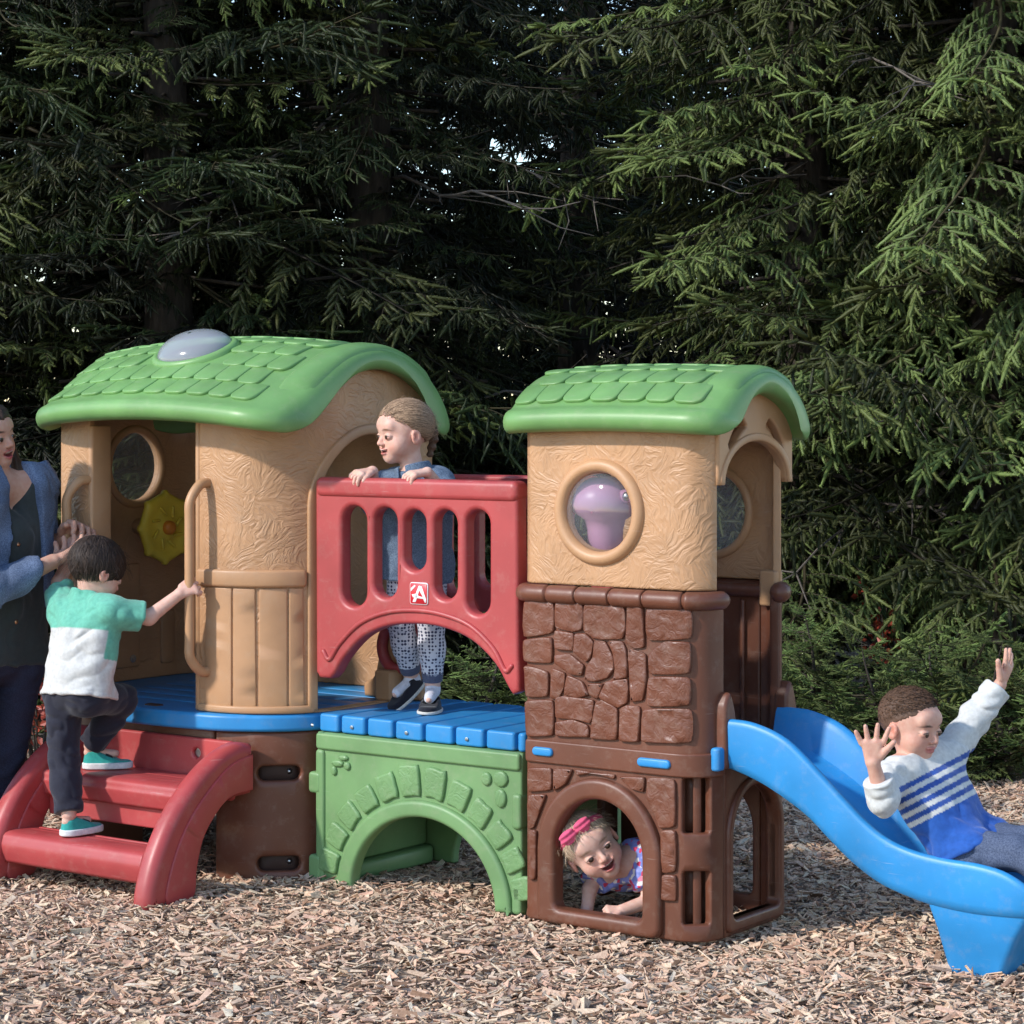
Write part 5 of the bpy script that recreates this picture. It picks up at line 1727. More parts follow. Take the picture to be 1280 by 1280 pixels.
# ------------------------------------------------------------------ boy climbing the steps
def boy_climbing():
    J = dict(pelvis=W(95, 862, 7.68), chest=W(102, 790, 7.71), neck=W(111, 744, 7.745), shR=W(141, 765, 7.66), shL=W(80, 765, 7.79),
             elR=W(186, 772, 7.70), wrR=W(225, 742, 7.725), elL=W(74, 728, 7.90), wrL=W(89, 690, 8.02),
             hipR=W(110, 872, 7.66), hipL=W(80, 872, 7.71), knR=W(152, 874, 7.815), anR=W(114, 932, 7.86), knL=W(80, 948, 7.70), anL=W(86, 1018, 7.645))
    J['toeR'] = J['anR'] + A3(.098, .018, -.035); J['toeL'] = J['anL'] + A3(.062, .078, -.035)
    J['solezR'] = J['anR'][2] - .354; J['solezL'] = J['anL'][2] - .170
    H = Head(W(121, 713, 7.76), (.74, .56, -.40), (.28, .22, 1), .200)
    P = Person('dark haired boy in teal and white shirt climbing the red steps', (J['anL'][0], J['anL'][1], .165), J, H, dict(TOD, chest=.050, belly=.064, hip=.053, th=.051), SKIN2)
    hR = unit(W(243, 732, 7.735) - J['wrR'])
    P.add_hand('R', hR, (.25, .85, -.2), (0.1, 0, 1), .105, 1.05, spread=.02, thumb=.35, curl_t=.6)
    P.add_hand('L', W(92, 668, 8.05) - J['wrL'], (.4, .5, 0), (1, -.3, .2), .10, 1.0, spread=.02)
    P.body((.03, .02, .015), LIP)
    ax = unit(J['neck'] - J['pelvis'])
    def tint(V):
        t = (V - J['pelvis']) @ ax
        side = (V - J['shR']) @ unit(J['elR'] - J['shR'])
        lim = .190 + 0 * t
        w = np.clip((t - lim) / .004 + .5, 0, 1)
        w = np.maximum(w, np.clip((side + .012) / .006, 0, 1) * (t > .10))
        c = np.array([.62, .61, .59]) * (1 - w[:, None]) + np.array([.15, .47, .35]) * w[:, None]
        nk = np.linalg.norm(V - J['neck'], axis=1) < .052
        c[nk & (t > .245)] = (.11, .40, .29)
        return c
    P.shirt('shirt', CLOTH, tint, {'R': .82, 'L': .7}, infl=.017, hem=-.025, folds=.0065, loose=.009, fold_freq=(16, 16, 24), neck_drop=-.002, h=.0035)
    P.pants('trousers', CLOTH, (.022, .022, .036), infl=.013, waist=.0, folds=.006, end=.97, flare=.008)
    for s in 'LR':
        def tt(V): return np.tile(A3(.035, .36, .32), (len(V), 1))
        sh, loc, Lg, r = P.shoe(s, tt, sole_t=.021)
        def strap(p, loc=loc, Lg=Lg, r=r):
            q = loc(p)
            top = r * 2.6 - np.clip((q[:, 0] - r * 1.4) / (Lg * .55), 0, 1) * r * 1.55 + .004
            d2 = np.abs(q[:, 1]) - (r * 1.12 + .006)
            d = smax(smax(d2 + q[:, 2] * .16, q[:, 2] - top, .01), np.abs(q[:, 0] - Lg * .52) - .012, .002)
            return smax(d, -(q[:, 2] - .022), .002)
        st_ = person_piece(P.root, 'strap', strap, np.minimum(J['an' + s], J['toe' + s]) - .08, np.maximum(J['an' + s], J['toe' + s]) + .08, .003, CLOTH, (.015, .015, .02)); st_.parent = sh
    # straight dark hair, cut level round the ears
    line = lambda q: q[:, 2] - np.where(q[:, 1] > .05, -.02 + .36 * np.clip((q[:, 1] - .05) / .3, 0, 1), -.02 + .5 * np.clip(q[:, 1], -.45, .05)) + .02 * np.sin(q[:, 0] * 30)
    cap = P.hair_cap(line, .045, (.012, .008, .007), (.035, .022, .018), streak=(34, 34, 6))
    roots = scalp_points(2000, 3, lambda q: q[:, 2] - (-.02 + .4 * q[:, 1]))
    crown = A3(0, -.25, .48)
    flow = lambda q: unit(q - crown) * .5 + A3(0, .12, -.75)
    P.strands(cap, roots, flow, .30, 6, .0085, (.012, .008, .007), (.06, .038, .028), 4, surf=scalp_proj(1.03, (.405, .48, .42)))
    P.strands(cap, scalp_points(350, 13, lambda q: q[:, 2] - (.0 + .4 * q[:, 1]), r=(.415, .49, .43)), lambda q: flow(q) + unit(q - A3(0, -.05, .1)) * .35, .24, 5, .003, (.02, .013, .01), (.07, .045, .032), 14, jitter=.6)
    return P

# ------------------------------------------------------------------ girl on the bridge
def girl_bridge():
    J = dict(pelvis=W(522, 702, 7.78), chest=W(522, 636, 7.73), neck=W(517, 590, 7.71), shR=W(488, 604, 7.76), shL=W(550, 606, 7.69),
             elR=W(466, 628, 7.72), wrR=l2w(-1.30, .082, 1.345), elL=W(562, 626, 7.60), wrL=l2w(-1.075, .082, 1.345),
             hipR=W(506, 706, 7.80), hipL=W(538, 706, 7.76), knR=W(500, 776, 7.80), knL=W(539, 776, 7.76), anR=W(515, 847, 7.88), anL=W(541, 860, 7.79))
    J['toeR'] = J['anR'] + unit(A3(-.62, -.52, -.58)) * .105; J['toeL'] = J['anL'] + A3(-.012, -.095, -.035)
    J['soleR'] = unit(A3(-.36, -.30, -.58 - .42) + unit(A3(-.62, -.52, -.58)) * -.0) * 0 + unit(A3(0, 0, -1) - unit(A3(-.62, -.52, -.58)) * .58); J['solezR'] = .042
    J['solezL'] = J['anL'][2] - .556
    H = Head(W(505, 540, 7.72), (-.87, -.48, -.06), (-.02, -.03, 1), .202); H.open = .5; H.smile = 1.2
    P = Person('small girl with tied back brown hair holding the red railing on the bridge', (J['anL'][0], J['anL'][1], .5555), J, H, dict(TOD, ua=.028), SKIN2)
    P.add_hand('R', l2w(-1.335, .0, 1.336) - J['wrR'], (.15, .25, -1), (.8, .3, 0), .105, (.62, .66, .70, .70), spread=.10)
    P.add_hand('L', l2w(-1.125, .0, 1.336) - J['wrL'], (.2, .25, -1), (-.8, -.3, .0), .105, (.62, .66, .70, .70), spread=.10)
    P.body((.16, .09, .055), LIP, .35)
    P.eyes(gaze=(0, -.005), squint=.35)
    den = lambda V: np.tile(A3(.115, .165, .235), (len(V), 1))
    P.shirt('denim_shirt', DENIM, den, {'R': 1.25, 'L': 1.12}, infl=.015, hem=-.05, folds=.006, loose=.006)
    # collar
    nk = unit(H.c - J['neck']); fwd = unit(A3(-.6, -.8, 0))
    def col_f(p):
        q = p - (J['neck'] + nk * .006)
        z = q @ nk
        rad = np.linalg.norm(q - z[:, None] * nk, axis=1)
        d = np.abs(rad - (.056 + .25 * (.012 - z))) - .0045
        d = smax(d, np.abs(z) - .019, .003)
        a = (q @ fwd); s = np.abs(q @ np.cross(fwd, nk))
        return smax(d, -np.maximum(s - .012, -(a) ) if False else -(np.maximum(s - .014, .0 - a)), .003)
    person_piece(P.root, 'collar', col_f, J['neck'] - .1, J['neck'] + .1, .0032, DENIM, den)
    P.pants('leggings', DOTS, (.5, .5, .5), infl=.006, waist=.0, end=.80, folds=.002, flare=.001)
    for s in 'LR':
        e = mix3(J['kn' + s], J['an' + s], .90); a0 = mix3(J['kn' + s], J['an' + s], .76)
        dr = unit(J['an' + s] - J['kn' + s])
        f = lambda p, a0=a0, e=e, dr=dr: smax(rcone(p, a0, e, .036, .032) + .0015 * np.sin((p @ dr) * 900), np.abs((p - (a0 + e) / 2) @ dr) - np.linalg.norm(e - a0) * .52, .003)
        person_piece(P.root, 'cuff', f, np.minimum(a0, e) - .05, np.maximum(a0, e) + .05, .003, CLOTH, (.09, .10, .16))
        f = lambda p, s=s: union([(mix3(J['kn' + s], J['an' + s], .86), J['an' + s], .0255, .025), (J['an' + s] + unit(J.get('sole' + s, A3(0, 0, -1))) * .012, mix3(J['an' + s], J['toe' + s], .72), .0235, .018)], p, .01)
        person_piece(P.root, 'sock', f, np.minimum(J['an' + s], J['toe' + s]) - .06, np.maximum(J['an' + s], J['toe' + s]) + .06, .003, CLOTH, (.66, .66, .74))
        P.shoe(s, (.012, .012, .02), style='mary', sole_t=.011, sole_tint=(.6, .58, .54))
    line = lambda q: q[:, 2] - np.where(q[:, 1] > -.02, .03 + .85 * np.clip(q[:, 1] + .02, 0, .5), .03 + .75 * (q[:, 1] + .02)) 
    cap = P.hair_cap(line, .026, (.15, .09, .055), (.33, .21, .13), streak=(34, 10, 34), amp=.003)
    roots = scalp_points(2600, 5, lambda q: q[:, 2] - (.02 + .66 * q[:, 1]))
    bun = A3(0, -.56, .02)
    flow = lambda q: unit(bun - q) + A3(0, -.2, 0)
    P.strands(cap, roots, flow, .36, 6, .006, (.10, .058, .034), (.46, .30, .19), 6, surf=scalp_proj(1.0, (.404, .482, .425)))
    P.strands(cap, scalp_points(420, 15, lambda q: q[:, 2] - (.0 + .66 * q[:, 1]), r=(.40, .478, .42)), lambda q: unit(bun - q) * .8 + unit(q - A3(0, -.05, .1)) * .35, .30, 6, .0028, (.16, .10, .06), (.50, .34, .22), 16, jitter=.5)
    pts = [H.wld(q) for q in ((0, -.46, .06), (0, -.52, -.02), (.0, -.53, -.14), (0, -.49, -.27), (0, -.45, -.40))]
    f = lambda p: union([(pts[i], pts[i + 1], .018 - .002 * i, .016 - .002 * i) for i in range(4)], p, .008) + .0015 * np.sin((p[:, 2]) * 260) + .002 * vnoise(p * A3(300, 300, 60), 2)
    person_piece(P.root, 'ponytail', f, np.min(pts, 0) - .04, np.max(pts, 0) + .04, .003, HAIR, (.11, .062, .04)).parent = cap
    return P

# ------------------------------------------------------------------ girl in the crawl opening
def girl_tunnel():
    J = dict(pelvis=W(852, 1078, 7.36), chest=W(815, 1082, 7.265), neck=W(781, 1080, 7.215), shR=W(750, 1084, 7.28), shL=W(803, 1070, 7.19),
             elR=W(737, 1112, 7.23), wrR=W(733, 1142, 7.18), elL=W(812, 1126, 7.13), wrL=W(778, 1138, 7.10),
             hipR=W(848, 1088, 7.42), hipL=W(858, 1082, 7.31), knR=W(835, 1125, 7.36), knL=W(840, 1138, 7.24), anR=W(882, 1122, 7.44), anL=W(882, 1138, 7.36))
    J['toeR'] = J['anR'] + A3(.06, .06, -.01); J['toeL'] = J['anL'] + A3(.06, .06, -.01)
    J['solezR'] = J['solezL'] = .03
    H = Head(W(738, 1057, 7.165), (.20, -.95, .02), (-.60, -.10, .80), .212); H.open = .55; H.smile = 2.4
    P = Person('little girl with pink bow headband peeking out of the arched crawl opening', (J['chest'][0], J['chest'][1], .0), J, H, dict(TOD, ua=.027, chest=.052, belly=.06), SKIN2)
    P.add_hand('R', (-.1, -.6, -.5), (0, -.4, -1), (1, 0, 0), .09, .25, spread=.15)
    P.add_hand('L', (-.95, -.12, .02), (.1, .3, -.9), (0, -.8, .6), .09, 1.15, spread=.02, thumb=.45, curl_t=.8)
    P.body((.30, .19, .12), (.50, .14, .13), 1.0, blush=.5)
    P.eyes(r=.05, squint=.3)
    P.shirt('floral_top', FLORAL, (.5, .5, .5), .75, infl=.013, hem=-.03, folds=.004, loose=.008)
    P.pants('trousers', CLOTH, (.018, .02, .035), infl=.010, waist=.0, folds=.004)
    for s in 'LR':
        P.shoe(s, (.03, .03, .035))
    line = lambda q: q[:, 2] - np.where(q[:, 1] > -.05, .10 + .55 * np.clip(q[:, 1] + .05, 0, .5), .10 + .6 * (q[:, 1] + .05)) + .02 * np.sin(q[:, 0] * 24)
    cap = P.hair_cap(line, .012, (.36, .25, .16), (.55, .41, .29), streak=(30, 30, 8), amp=.003)
    roots = scalp_points(1700, 9, lambda q: q[:, 2] - (.10 + .5 * q[:, 1]))
    flow = lambda q: unit(q - A3(0, -.2, .5)) * .6 + A3(0, .1, -.4)
    P.strands(cap, roots, flow, .20, 5, .006, (.30, .20, .13), (.60, .46, .33), 7, surf=scalp_proj(1.0, (.388, .462, .402)))
    P.strands(cap, scalp_points(350, 19, lambda q: q[:, 2] - (.08 + .5 * q[:, 1]), r=(.385, .46, .40)), lambda q: flow(q) + unit(q - A3(0, -.05, .1)) * .5, .20, 5, .003, (.40, .28, .18), (.65, .5, .36), 20, jitter=.6)
    # headband and bow
    a = np.linspace(0, 2 * PI, 60, endpoint=False)
    nrm = unit(A3(0, -.42, .9)); e1 = A3(1, 0, 0); e2 = np.cross(nrm, e1)
    cen = A3(0, -.045, .215)
    pts = []
    for t in a:
        d = e1 * math.cos(t) + e2 * math.sin(t)
        lo_, hi_ = .1, .9
        for _ in range(24):
            m = (lo_ + hi_) / 2
            v = ((cen + d * m - A3(0, -.045, .12)) / A3(.385, .46, .40))
            if v @ v < 1: lo_ = m
            else: hi_ = m
        pts.append(cen + d * lo_)
    pts = np.array(pts); rings = []
    for off, ht in ((-.05, .002), (-.035, .016), (0, .02), (.035, .016), (.05, .002)):
        rings.append(H.wld(pts + nrm * off + unit(pts - cen) * ht))
    hb = mesh_obj('headband', np.concatenate(rings) - np.array(P.root.location), grid_faces(5, 60, False, True), simple('pink_fabric', (.70, .07, .17), .7), P.root)
    fr = pts[np.argmax(pts[:, 1] + .25 * pts[:, 0])]
    for s in (-1, 1):
        def bow(p, s=s):
            q = H.loc(p) - fr - A3(0, .03, 0)
            q = q - A3(s * .13, .02, .025)
            return (ellip(q, (.115, .05, .045 + .055 * np.clip(np.abs(q[:, 0:1] + s * .11) / .2, 0, 1)) if False else (.135, .06, .105)) + .010 * np.sin(q[:, 2] * 80)) * H.hh
        person_piece(P.root, 'bow', bow, H.c - .25, H.c + .25, .003, CLOTH, (.72, .10, .20)).parent = hb
    def knot(p): return ellip(H.loc(p) - fr - A3(0, .035, 0), (.032, .035, .04)) * H.hh
    person_piece(P.root, 'knot', knot, H.c - .2, H.c + .2, .003, CLOTH, (.62, .07, .16)).parent = hb
    return P

# ------------------------------------------------------------------ boy on the slide
def boy_slide():
    J = dict(pelvis=W(1203, 1050, 6.60), chest=W(1164, 985, 6.64), neck=W(1146, 945, 6.655), shR=W(1116, 966, 6.575), shL=W(1181, 948, 6.73),
             elR=W(1104, 1000, 6.49), wrR=W(1091, 953, 6.455), elL=W(1219, 898, 6.79), wrL=W(1250, 856, 6.81),
             hipR=W(1198, 1064, 6.545), hipL=W(1216, 1052, 6.65), knR=W(1272, 1066, 6.44), knL=W(1290, 1056, 6.53), anR=W(1345, 1108, 6.33), anL=W(1355, 1098, 6.42))
    J['toeR'] = J['anR'] + A3(.03, -.02, .10); J['toeL'] = J['anL'] + A3(.03, -.02, .10)
    for s in 'LR': J['sole' + s] = unit(A3(.8, -.55, -.2)); J['solez' + s] = .035
    H = Head(W(1138, 905, 6.64), (.70, -.70, -.12), (.04, -.04, 1), .198); H.open = .4
    P = Person('toddler boy in blue striped white top sliding with both arms raised', (J['pelvis'][0], J['pelvis'][1], .245), J, H, dict(TOD), SKIN1)
    P.add_hand('R', (-.05, -.05, 1), (-.1, -1, 0), (1, -.1, .1), .112, (.10, .06, .06, .12), spread=.26, thumb=.75, curl_t=.0)
    P.add_hand('L', W(1267, 816, 6.83) - J['wrL'], (-.8, .5, .3), (.8, -.3, .45), .112, (.12, .10, .14, .2), spread=.30, thumb=.85, curl_t=.0)
    P.body((.07, .045, .03), LIP, 0.0)
    P.eyes(gaze=(0, -.012), squint=.55)
    ax = unit(J['neck'] - J['pelvis'])
    def tint(V):
        t = (V - J['pelvis']) @ ax
        arm = np.zeros(len(V), bool)
        for s in 'LR':
            d = rcone(V, J['sh' + s] + (J['el' + s] - J['sh' + s]) * .10, J['el' + s], .040, .04)
            d2 = rcone(V, J['el' + s], J['wr' + s], .045, .04)
            arm |= (np.minimum(d, d2) < .006)
        c = np.tile(A3(.62, .62, .60), (len(V), 1))
        blue = A3(.03, .085, .34)
        st = (t > .095) & (t < .215) & (((t - .095) % .028) > .0135)
        c[st & ~arm] = blue
        c[(t <= .095) & ~arm] = A3(.022, .10, .40)
        return c
    P.shirt('striped_top', CLOTH, tint, {'R': 1.55, 'L': 1.93}, infl=.014, hem=-.03, folds=.006, loose=.007, h=.0036, fold_freq=(18, 18, 22), neck_drop=-.010)
    P.pants('jeans', DENIM, (.075, .10, .165), infl=.012, waist=.0, folds=.006)
    for s in 'LR':
        P.shoe(s, (.05, .06, .09))
    line = lambda q: q[:, 2] - np.where(q[:, 1] > .0, .02 + .72 * np.clip(q[:, 1], 0, .5), .02 + .62 * q[:, 1]) + .012 * np.sin(q[:, 0] * 30)
    def tf(q, c):
        w = np.clip((q[:, 2] - .10) / .25, 0, 1)[:, None]     # clipped sides, longer top
        return c * w + np.array([.12, .068, .046]) * (1 - w)
    cap = P.hair_cap(line, .008, (.05, .028, .018), (.10, .055, .035), streak=(50, 50, 40), amp=.0022, tintf=tf)
    roots = scalp_points(2400, 12, lambda q: q[:, 2] - (.16 + .52 * q[:, 1]))
    flow = lambda q: A3(0, .75, -.05)[None] + unit(q - A3(0, -.1, .1)) * .34
    P.strands(cap, roots, flow, .065, 4, .0065, (.04, .022, .014), (.14, .075, .045), 8, jitter=.5)
    return P

# ------------------------------------------------------------------ woman beside the steps
def woman():
    Y = 7.95
    J = dict(pelvis=W(-8, 812, Y), chest=W(6, 672, 7.96), neck=W(-2, 606, 7.97), shL=W(44, 604, 8.11), shR=W(-48, 622, 7.82),
             elL=W(52, 690, 8.17), wrL=W(80, 672, 8.10), elR=W(-18, 742, 7.73), wrR=W(66, 702, 7.86),
             hipL=W(22, 822, 8.03), hipR=W(-34, 824, 7.87), knL=W(8, 942, 8.0), knR=W(-42, 945, 7.82), anL=W(-20, 1056, 8.02), anR=W(-62, 1062, 7.86))
    J['toeL'] = J['anL'] + A3(.15, -.03, -.05); J['toeR'] = J['anR'] + A3(.15, -.03, -.05)
    J['solezL'] = J['anL'][2] - .004; J['solezR'] = J['anR'][2] - .004
    H = Head(W(-18, 545, 7.96), (.86, -.42, .05), (-.32, -.05, 1), .225); H.smile = 2.0
    R = dict(hip=.092, chest=.085, belly=.095, sh=.058, ua=.046, wr=.026, th=.088, kn=.060, an=.036, neck=.050)
    P = Person('smiling dark haired woman in denim jacket reaching out beside the steps', (J['anL'][0], J['anL'][1], 0), J, H, R, SKIN3, h=.0055)
    P.add_hand('L', W(97, 660, 8.07) - J['wrL'], (.3, -.5, -.4), (.2, -.4, .9), .165, .85, spread=.04)
    P.add_hand('R', W(92, 686, 7.98) - J['wrR'], (.2, .6, .3), (.1, -.1, 1), .165, (.35, .4, .5, .55), spread=.06)
    P.body((.05, .03, .02), (.50, .10, .12), .8, adult=1)
    P.eyes(squint=.3)
    FW = unit(A3(.92, -.40, 0)); AX = unit(J['neck'] - J['pelvis']); SD = unit(np.cross(FW, AX))
    P.shirt('tank_top', CLOTH, (.045, .052, .052), .05, infl=.010, hem=-.05, folds=.006, neck_drop=-.015, h=.006, carve=lambda p, d: smax(d, -smax(np.abs((p - J['neck']) @ SD) - .055 - .55 * ((p - J['neck']) @ AX), np.maximum(.02 - (p - J['neck']) @ FW, -.085 - (p - J['neck']) @ AX), .01), .006))
    fwd = unit(A3(.92, -.40, 0)); ax = unit(J['neck'] - J['pelvis']); sd = unit(np.cross(fwd, ax))
    def carve(p, d):
        q = p - J['chest']
        a = q @ fwd; s = q @ sd; z = q @ ax
        op = np.maximum(np.abs(s) - (.075 - .12 * np.clip(z, -.3, .2)), .0 - a)
        return smax(d, -op, .006)
    def den(V):
        n = vnoise(V * 16, 5)
        return A3(.12, .165, .26)[None] * (1 + .45 * n[:, None])
    P.shirt('denim_jacket', DENIM, den, {'L': 1.75, 'R': 1.86}, infl=.026, hem=.14, folds=.009, neck_drop=-.055, carve=carve, h=.006, fold_freq=(14, 14, 10), loose=.006, sinfl=.020)
    # jacket buttons
    for i in range(4):
        c = J['chest'] + fwd * .118 + sd * .088 - ax * (.02 + i * .085)
        V, F = lathe([(.0005, .004), (.006, .0035), (.008, 0)], 12)
        e1 = sd; e2 = ax
        mesh_obj('button', c + V[:, 0:1] * e1 + V[:, 1:2] * e2 + V[:, 2:3] * fwd - np.array(P.root.location), F, simple('copper', (.45, .22, .12), .35, metal=1.0), P.root)
    P.pants('jeans', DENIM, (.026, .030, .062), infl=.008, waist=.0, folds=.006, h=.006)
    for s in 'LR': P.shoe(s, (.06, .045, .035), h=.005)
    line = lambda q: q[:, 2] - np.where(q[:, 1] > .0, -.1 + .85 * np.clip(q[:, 1], 0, .5), -.1 + .3 * q[:, 1]) + .01 * np.sin(q[:, 0] * 24)
    def extra(q):
        d = rcone(q, A3(.28, .0, .0), A3(.34, .36, -1.05), .13, .10)
        d = smin(d, rcone(q, A3(-.28, .0, .0), A3(-.34, .42, -1.05), .13, .10), .05)
        return smin(d, rcone(q, A3(0, -.30, .0), A3(0, -.28, -1.0), .22, .16), .1)
    cap = P.hair_cap(line, .05, (.022, .013, .009), (.06, .034, .022), extra=extra, streak=(24, 24, 4), amp=.006, h=.005)
    return P
people = [boy_climbing(), girl_bridge(), girl_tunnel(), boy_slide(), woman()]

# ================================================================== GROUND AND WOOD CHIPS
nrng = np.random.default_rng(21)
def ground_z(x, y):
    return 0.012 * np.sin(1.9 * x + .7) * np.sin(1.5 * y) + 0.007 * np.sin(4.1 * x + 2.2 * y) + 0.005 * np.sin(7.3 * y - 3.1 * x + 1.0) - 0.008

def ground_mat():
    m, t, b = base_mat('wood_chip_bed')
    tc = nz(t, 'ShaderNodeTexCoord')
    mp = nz(t, 'ShaderNodeMapping'); mp.inputs['Scale'].default_value = (1, 1, 1)
    t.links.new(tc.outputs['Object'], mp.inputs[0])
    v = nz(t, 'ShaderNodeTexVoronoi'); v.inputs['Scale'].default_value = 62
    t.links.new(mp.outputs[0], v.inputs['Vector'])
    r = ramp(t, [(0.0, (0.12, 0.075, 0.05)), (0.35, (0.26, 0.17, 0.11)), (0.65, (0.42, 0.31, 0.22)), (1.0, (0.55, 0.45, 0.35))])
    t.links.new(v.outputs['Color'], r.inputs[0])
    n = nz(t, 'ShaderNodeTexNoise'); n.inputs['Scale'].default_value = 1.3; n.inputs['Detail'].default_value = 4
    t.links.new(tc.outputs['Object'], n.inputs['Vector'])
    mx = nz(t, 'ShaderNodeMix', data_type='RGBA'); mx.blend_type = 'MULTIPLY'; mx.inputs[0].default_value = 0.5
    t.links.new(r.outputs[0], mx.inputs[6]); t.links.new(n.outputs['Fac'], mx.inputs[7])
    t.links.new(mx.outputs[2], b.inputs['Base Color'])
    b.inputs['Roughness'].default_value = 0.95
    bp = nz(t, 'ShaderNodeBump'); bp.inputs['Strength'].default_value = 1.0; bp.inputs['Distance'].default_value = 0.012
    t.links.new(v.outputs['Distance'], bp.inputs['Height']); t.links.new(bp.outputs[0], b.inputs['Normal'])
    return m
xs = np.concatenate([np.linspace(-160, -5, 16), np.linspace(-4.6, 4.6, 70), np.linspace(5, 160, 16)])
ys = np.concatenate([np.linspace(-40, 4, 10), np.linspace(4.3, 11.5, 60), np.linspace(12, 40, 12), np.linspace(60, 400, 8)])
GX, GY = np.meshgrid(xs, ys)
fade = np.clip((5.0 - np.abs(GX)) / .6, 0, 1) * np.clip((11.6 - GY) / .8, 0, 1) * np.clip((GY - 4.1) / .4, 0, 1)
GZ = ground_z(GX, GY) * fade - 0.01 * (1 - fade)
gv = np.stack([GX.ravel(), GY.ravel(), GZ.ravel()], 1)
g = mesh_obj('ground', gv, grid_faces(len(ys), len(xs)), ground_mat())
tag(g, kind='structure')

def chip_mat():
    m, t, b = base_mat('wood_chips')
    at = nz(t, 'ShaderNodeAttribute'); at.attribute_name = 'tint'
    tc = nz(t, 'ShaderNodeTexCoord')
    n = nz(t, 'ShaderNodeTexNoise'); n.inputs['Scale'].default_value = 160; n.inputs['Detail'].default_value = 4
    t.links.new(tc.outputs['Object'], n.inputs['Vector'])
    r = ramp(t, [(0.3, (0.62, 0.58, 0.55)), (0.7, (1, 1, 1))])
    t.links.new(n.outputs['Fac'], r.inputs[0])
    mx = nz(t, 'ShaderNodeMix', data_type='RGBA'); mx.blend_type = 'MULTIPLY'; mx.inputs[0].default_value = 1.0
    t.links.new(at.outputs['Color'], mx.inputs[6]); t.links.new(r.outputs[0], mx.inputs[7])
    t.links.new(mx.outputs[2], b.inputs['Base Color'])
    b.inputs['Roughness'].default_value = 0.85
    b.inputs['Specular IOR Level'].default_value = 0.25
    return m

def chips(name, x, y, size, mat, seed):
    r = np.random.default_rng(seed)
    n = len(x)
    L = np.clip(r.lognormal(math.log(.021), .58, n), .005, .075) * size
    W = np.clip(L * r.uniform(.12, .38, n), .002, .017)
    T = r.uniform(.0014, .0035, n)
    yaw = r.uniform(0, 2 * PI, n); pit = r.normal(0, .27, n); rol = r.normal(0, .42, n)
    c = np.array([[-.5, -.5], [.5, -.38], [.47, .5], [-.46, .42]])
    cx = c[:, 0][None] * L[:, None] * (1 + r.normal(0, .10, (n, 4))); cy = c[:, 1][None] * W[:, None] * (1 + r.normal(0, .28, (n, 4)))
    bend = r.normal(0, .05, (n, 4)) * L[:, None]
    top = np.stack([cx, cy, bend + T[:, None] / 2], 2); bot = np.stack([cx * .97, cy * .97, bend - T[:, None] / 2], 2)
    P = np.concatenate([bot, top], 1)
    cr, sr = np.cos(rol), np.sin(rol)
    y1 = P[..., 1] * cr[:, None] - P[..., 2] * sr[:, None]; z1 = P[..., 1] * sr[:, None] + P[..., 2] * cr[:, None]
    cp, sp = np.cos(pit), np.sin(pit)
    x2 = P[..., 0] * cp[:, None] + z1 * sp[:, None]; z2 = -P[..., 0] * sp[:, None] + z1 * cp[:, None]
    cy_, sy_ = np.cos(yaw), np.sin(yaw)
    X = x2 * cy_[:, None] - y1 * sy_[:, None] + x[:, None]; Y = x2 * sy_[:, None] + y1 * cy_[:, None] + y[:, None]
    Z = z2 + (ground_z(x, y) + .004 + r.beta(1.3, 2.2, n) * .019)[:, None]
    V = np.stack([X, Y, Z], 2).reshape(-1, 3)
    q = np.array([[4, 5, 6, 7], [0, 1, 5, 4], [1, 2, 6, 5], [2, 3, 7, 6], [3, 0, 4, 7]])
    Q = (q[None] + (np.arange(n) * 8)[:, None, None]).reshape(-1, 4)
    me = fast_mesh(name, V, Q, mat)
    me.polygons.foreach_set('use_smooth', np.zeros(len(me.polygons), bool))
    pal = np.array([(.60, .49, .41), (.53, .41, .335), (.44, .32, .26), (.34, .225, .175), (.50, .335, .27), (.23, .14, .105), (.13, .08, .058), (.68, .60, .53), (.45, .36, .295)])
    k = r.choice(len(pal), n, p=[.15, .19, .17, .12, .12, .08, .05, .04, .08])
    tint = 2.15 * pal[k] * np.array([1.06, 1.02, .90]) * r.uniform(.72, 1.2, (n, 1)) * (1 + r.normal(0, .014, (n, 3)))
    big = 0.88 + .14 * np.sin(2.1 * x + 1.3 * y) * np.sin(1.7 * y - .8 * x)
    tint = tint * big[:, None]; tint = np.maximum(.02, tint * np.minimum(1, .78 / tint.max(1))[:, None])
    at = me.attributes.new('tint', 'FLOAT_COLOR', 'POINT')
    at.data.foreach_set('color', np.concatenate([np.repeat(tint, 8, 0), np.ones((n * 8, 1))], 1).astype(np.float32).ravel())
    o = bpy.data.objects.new(name, me); COL.objects.link(o)
    return o
N1 = 66000
yy = np.sqrt(nrng.uniform(5.6 ** 2, 9.9 ** 2, N1)); xx = nrng.uniform(-1, 1, N1) * (yy * .225 + .25)
N2 = 15000
y2 = nrng.uniform(4.6, 11.2, N2); x2 = nrng.uniform(-4.4, 4.4, N2)
k = (np.abs(x2) > y2 * .225 + .2) | (y2 < 5.6) | (y2 > 9.85)
xx = np.concatenate([xx, x2[k]]); yy = np.concatenate([yy, y2[k]])
ch = chips('wood_chips', xx, yy, 1.0, chip_mat(), 5)
tag(ch, 'pale and brown wood chips spread over the play area', 'wood chips', kind='stuff')

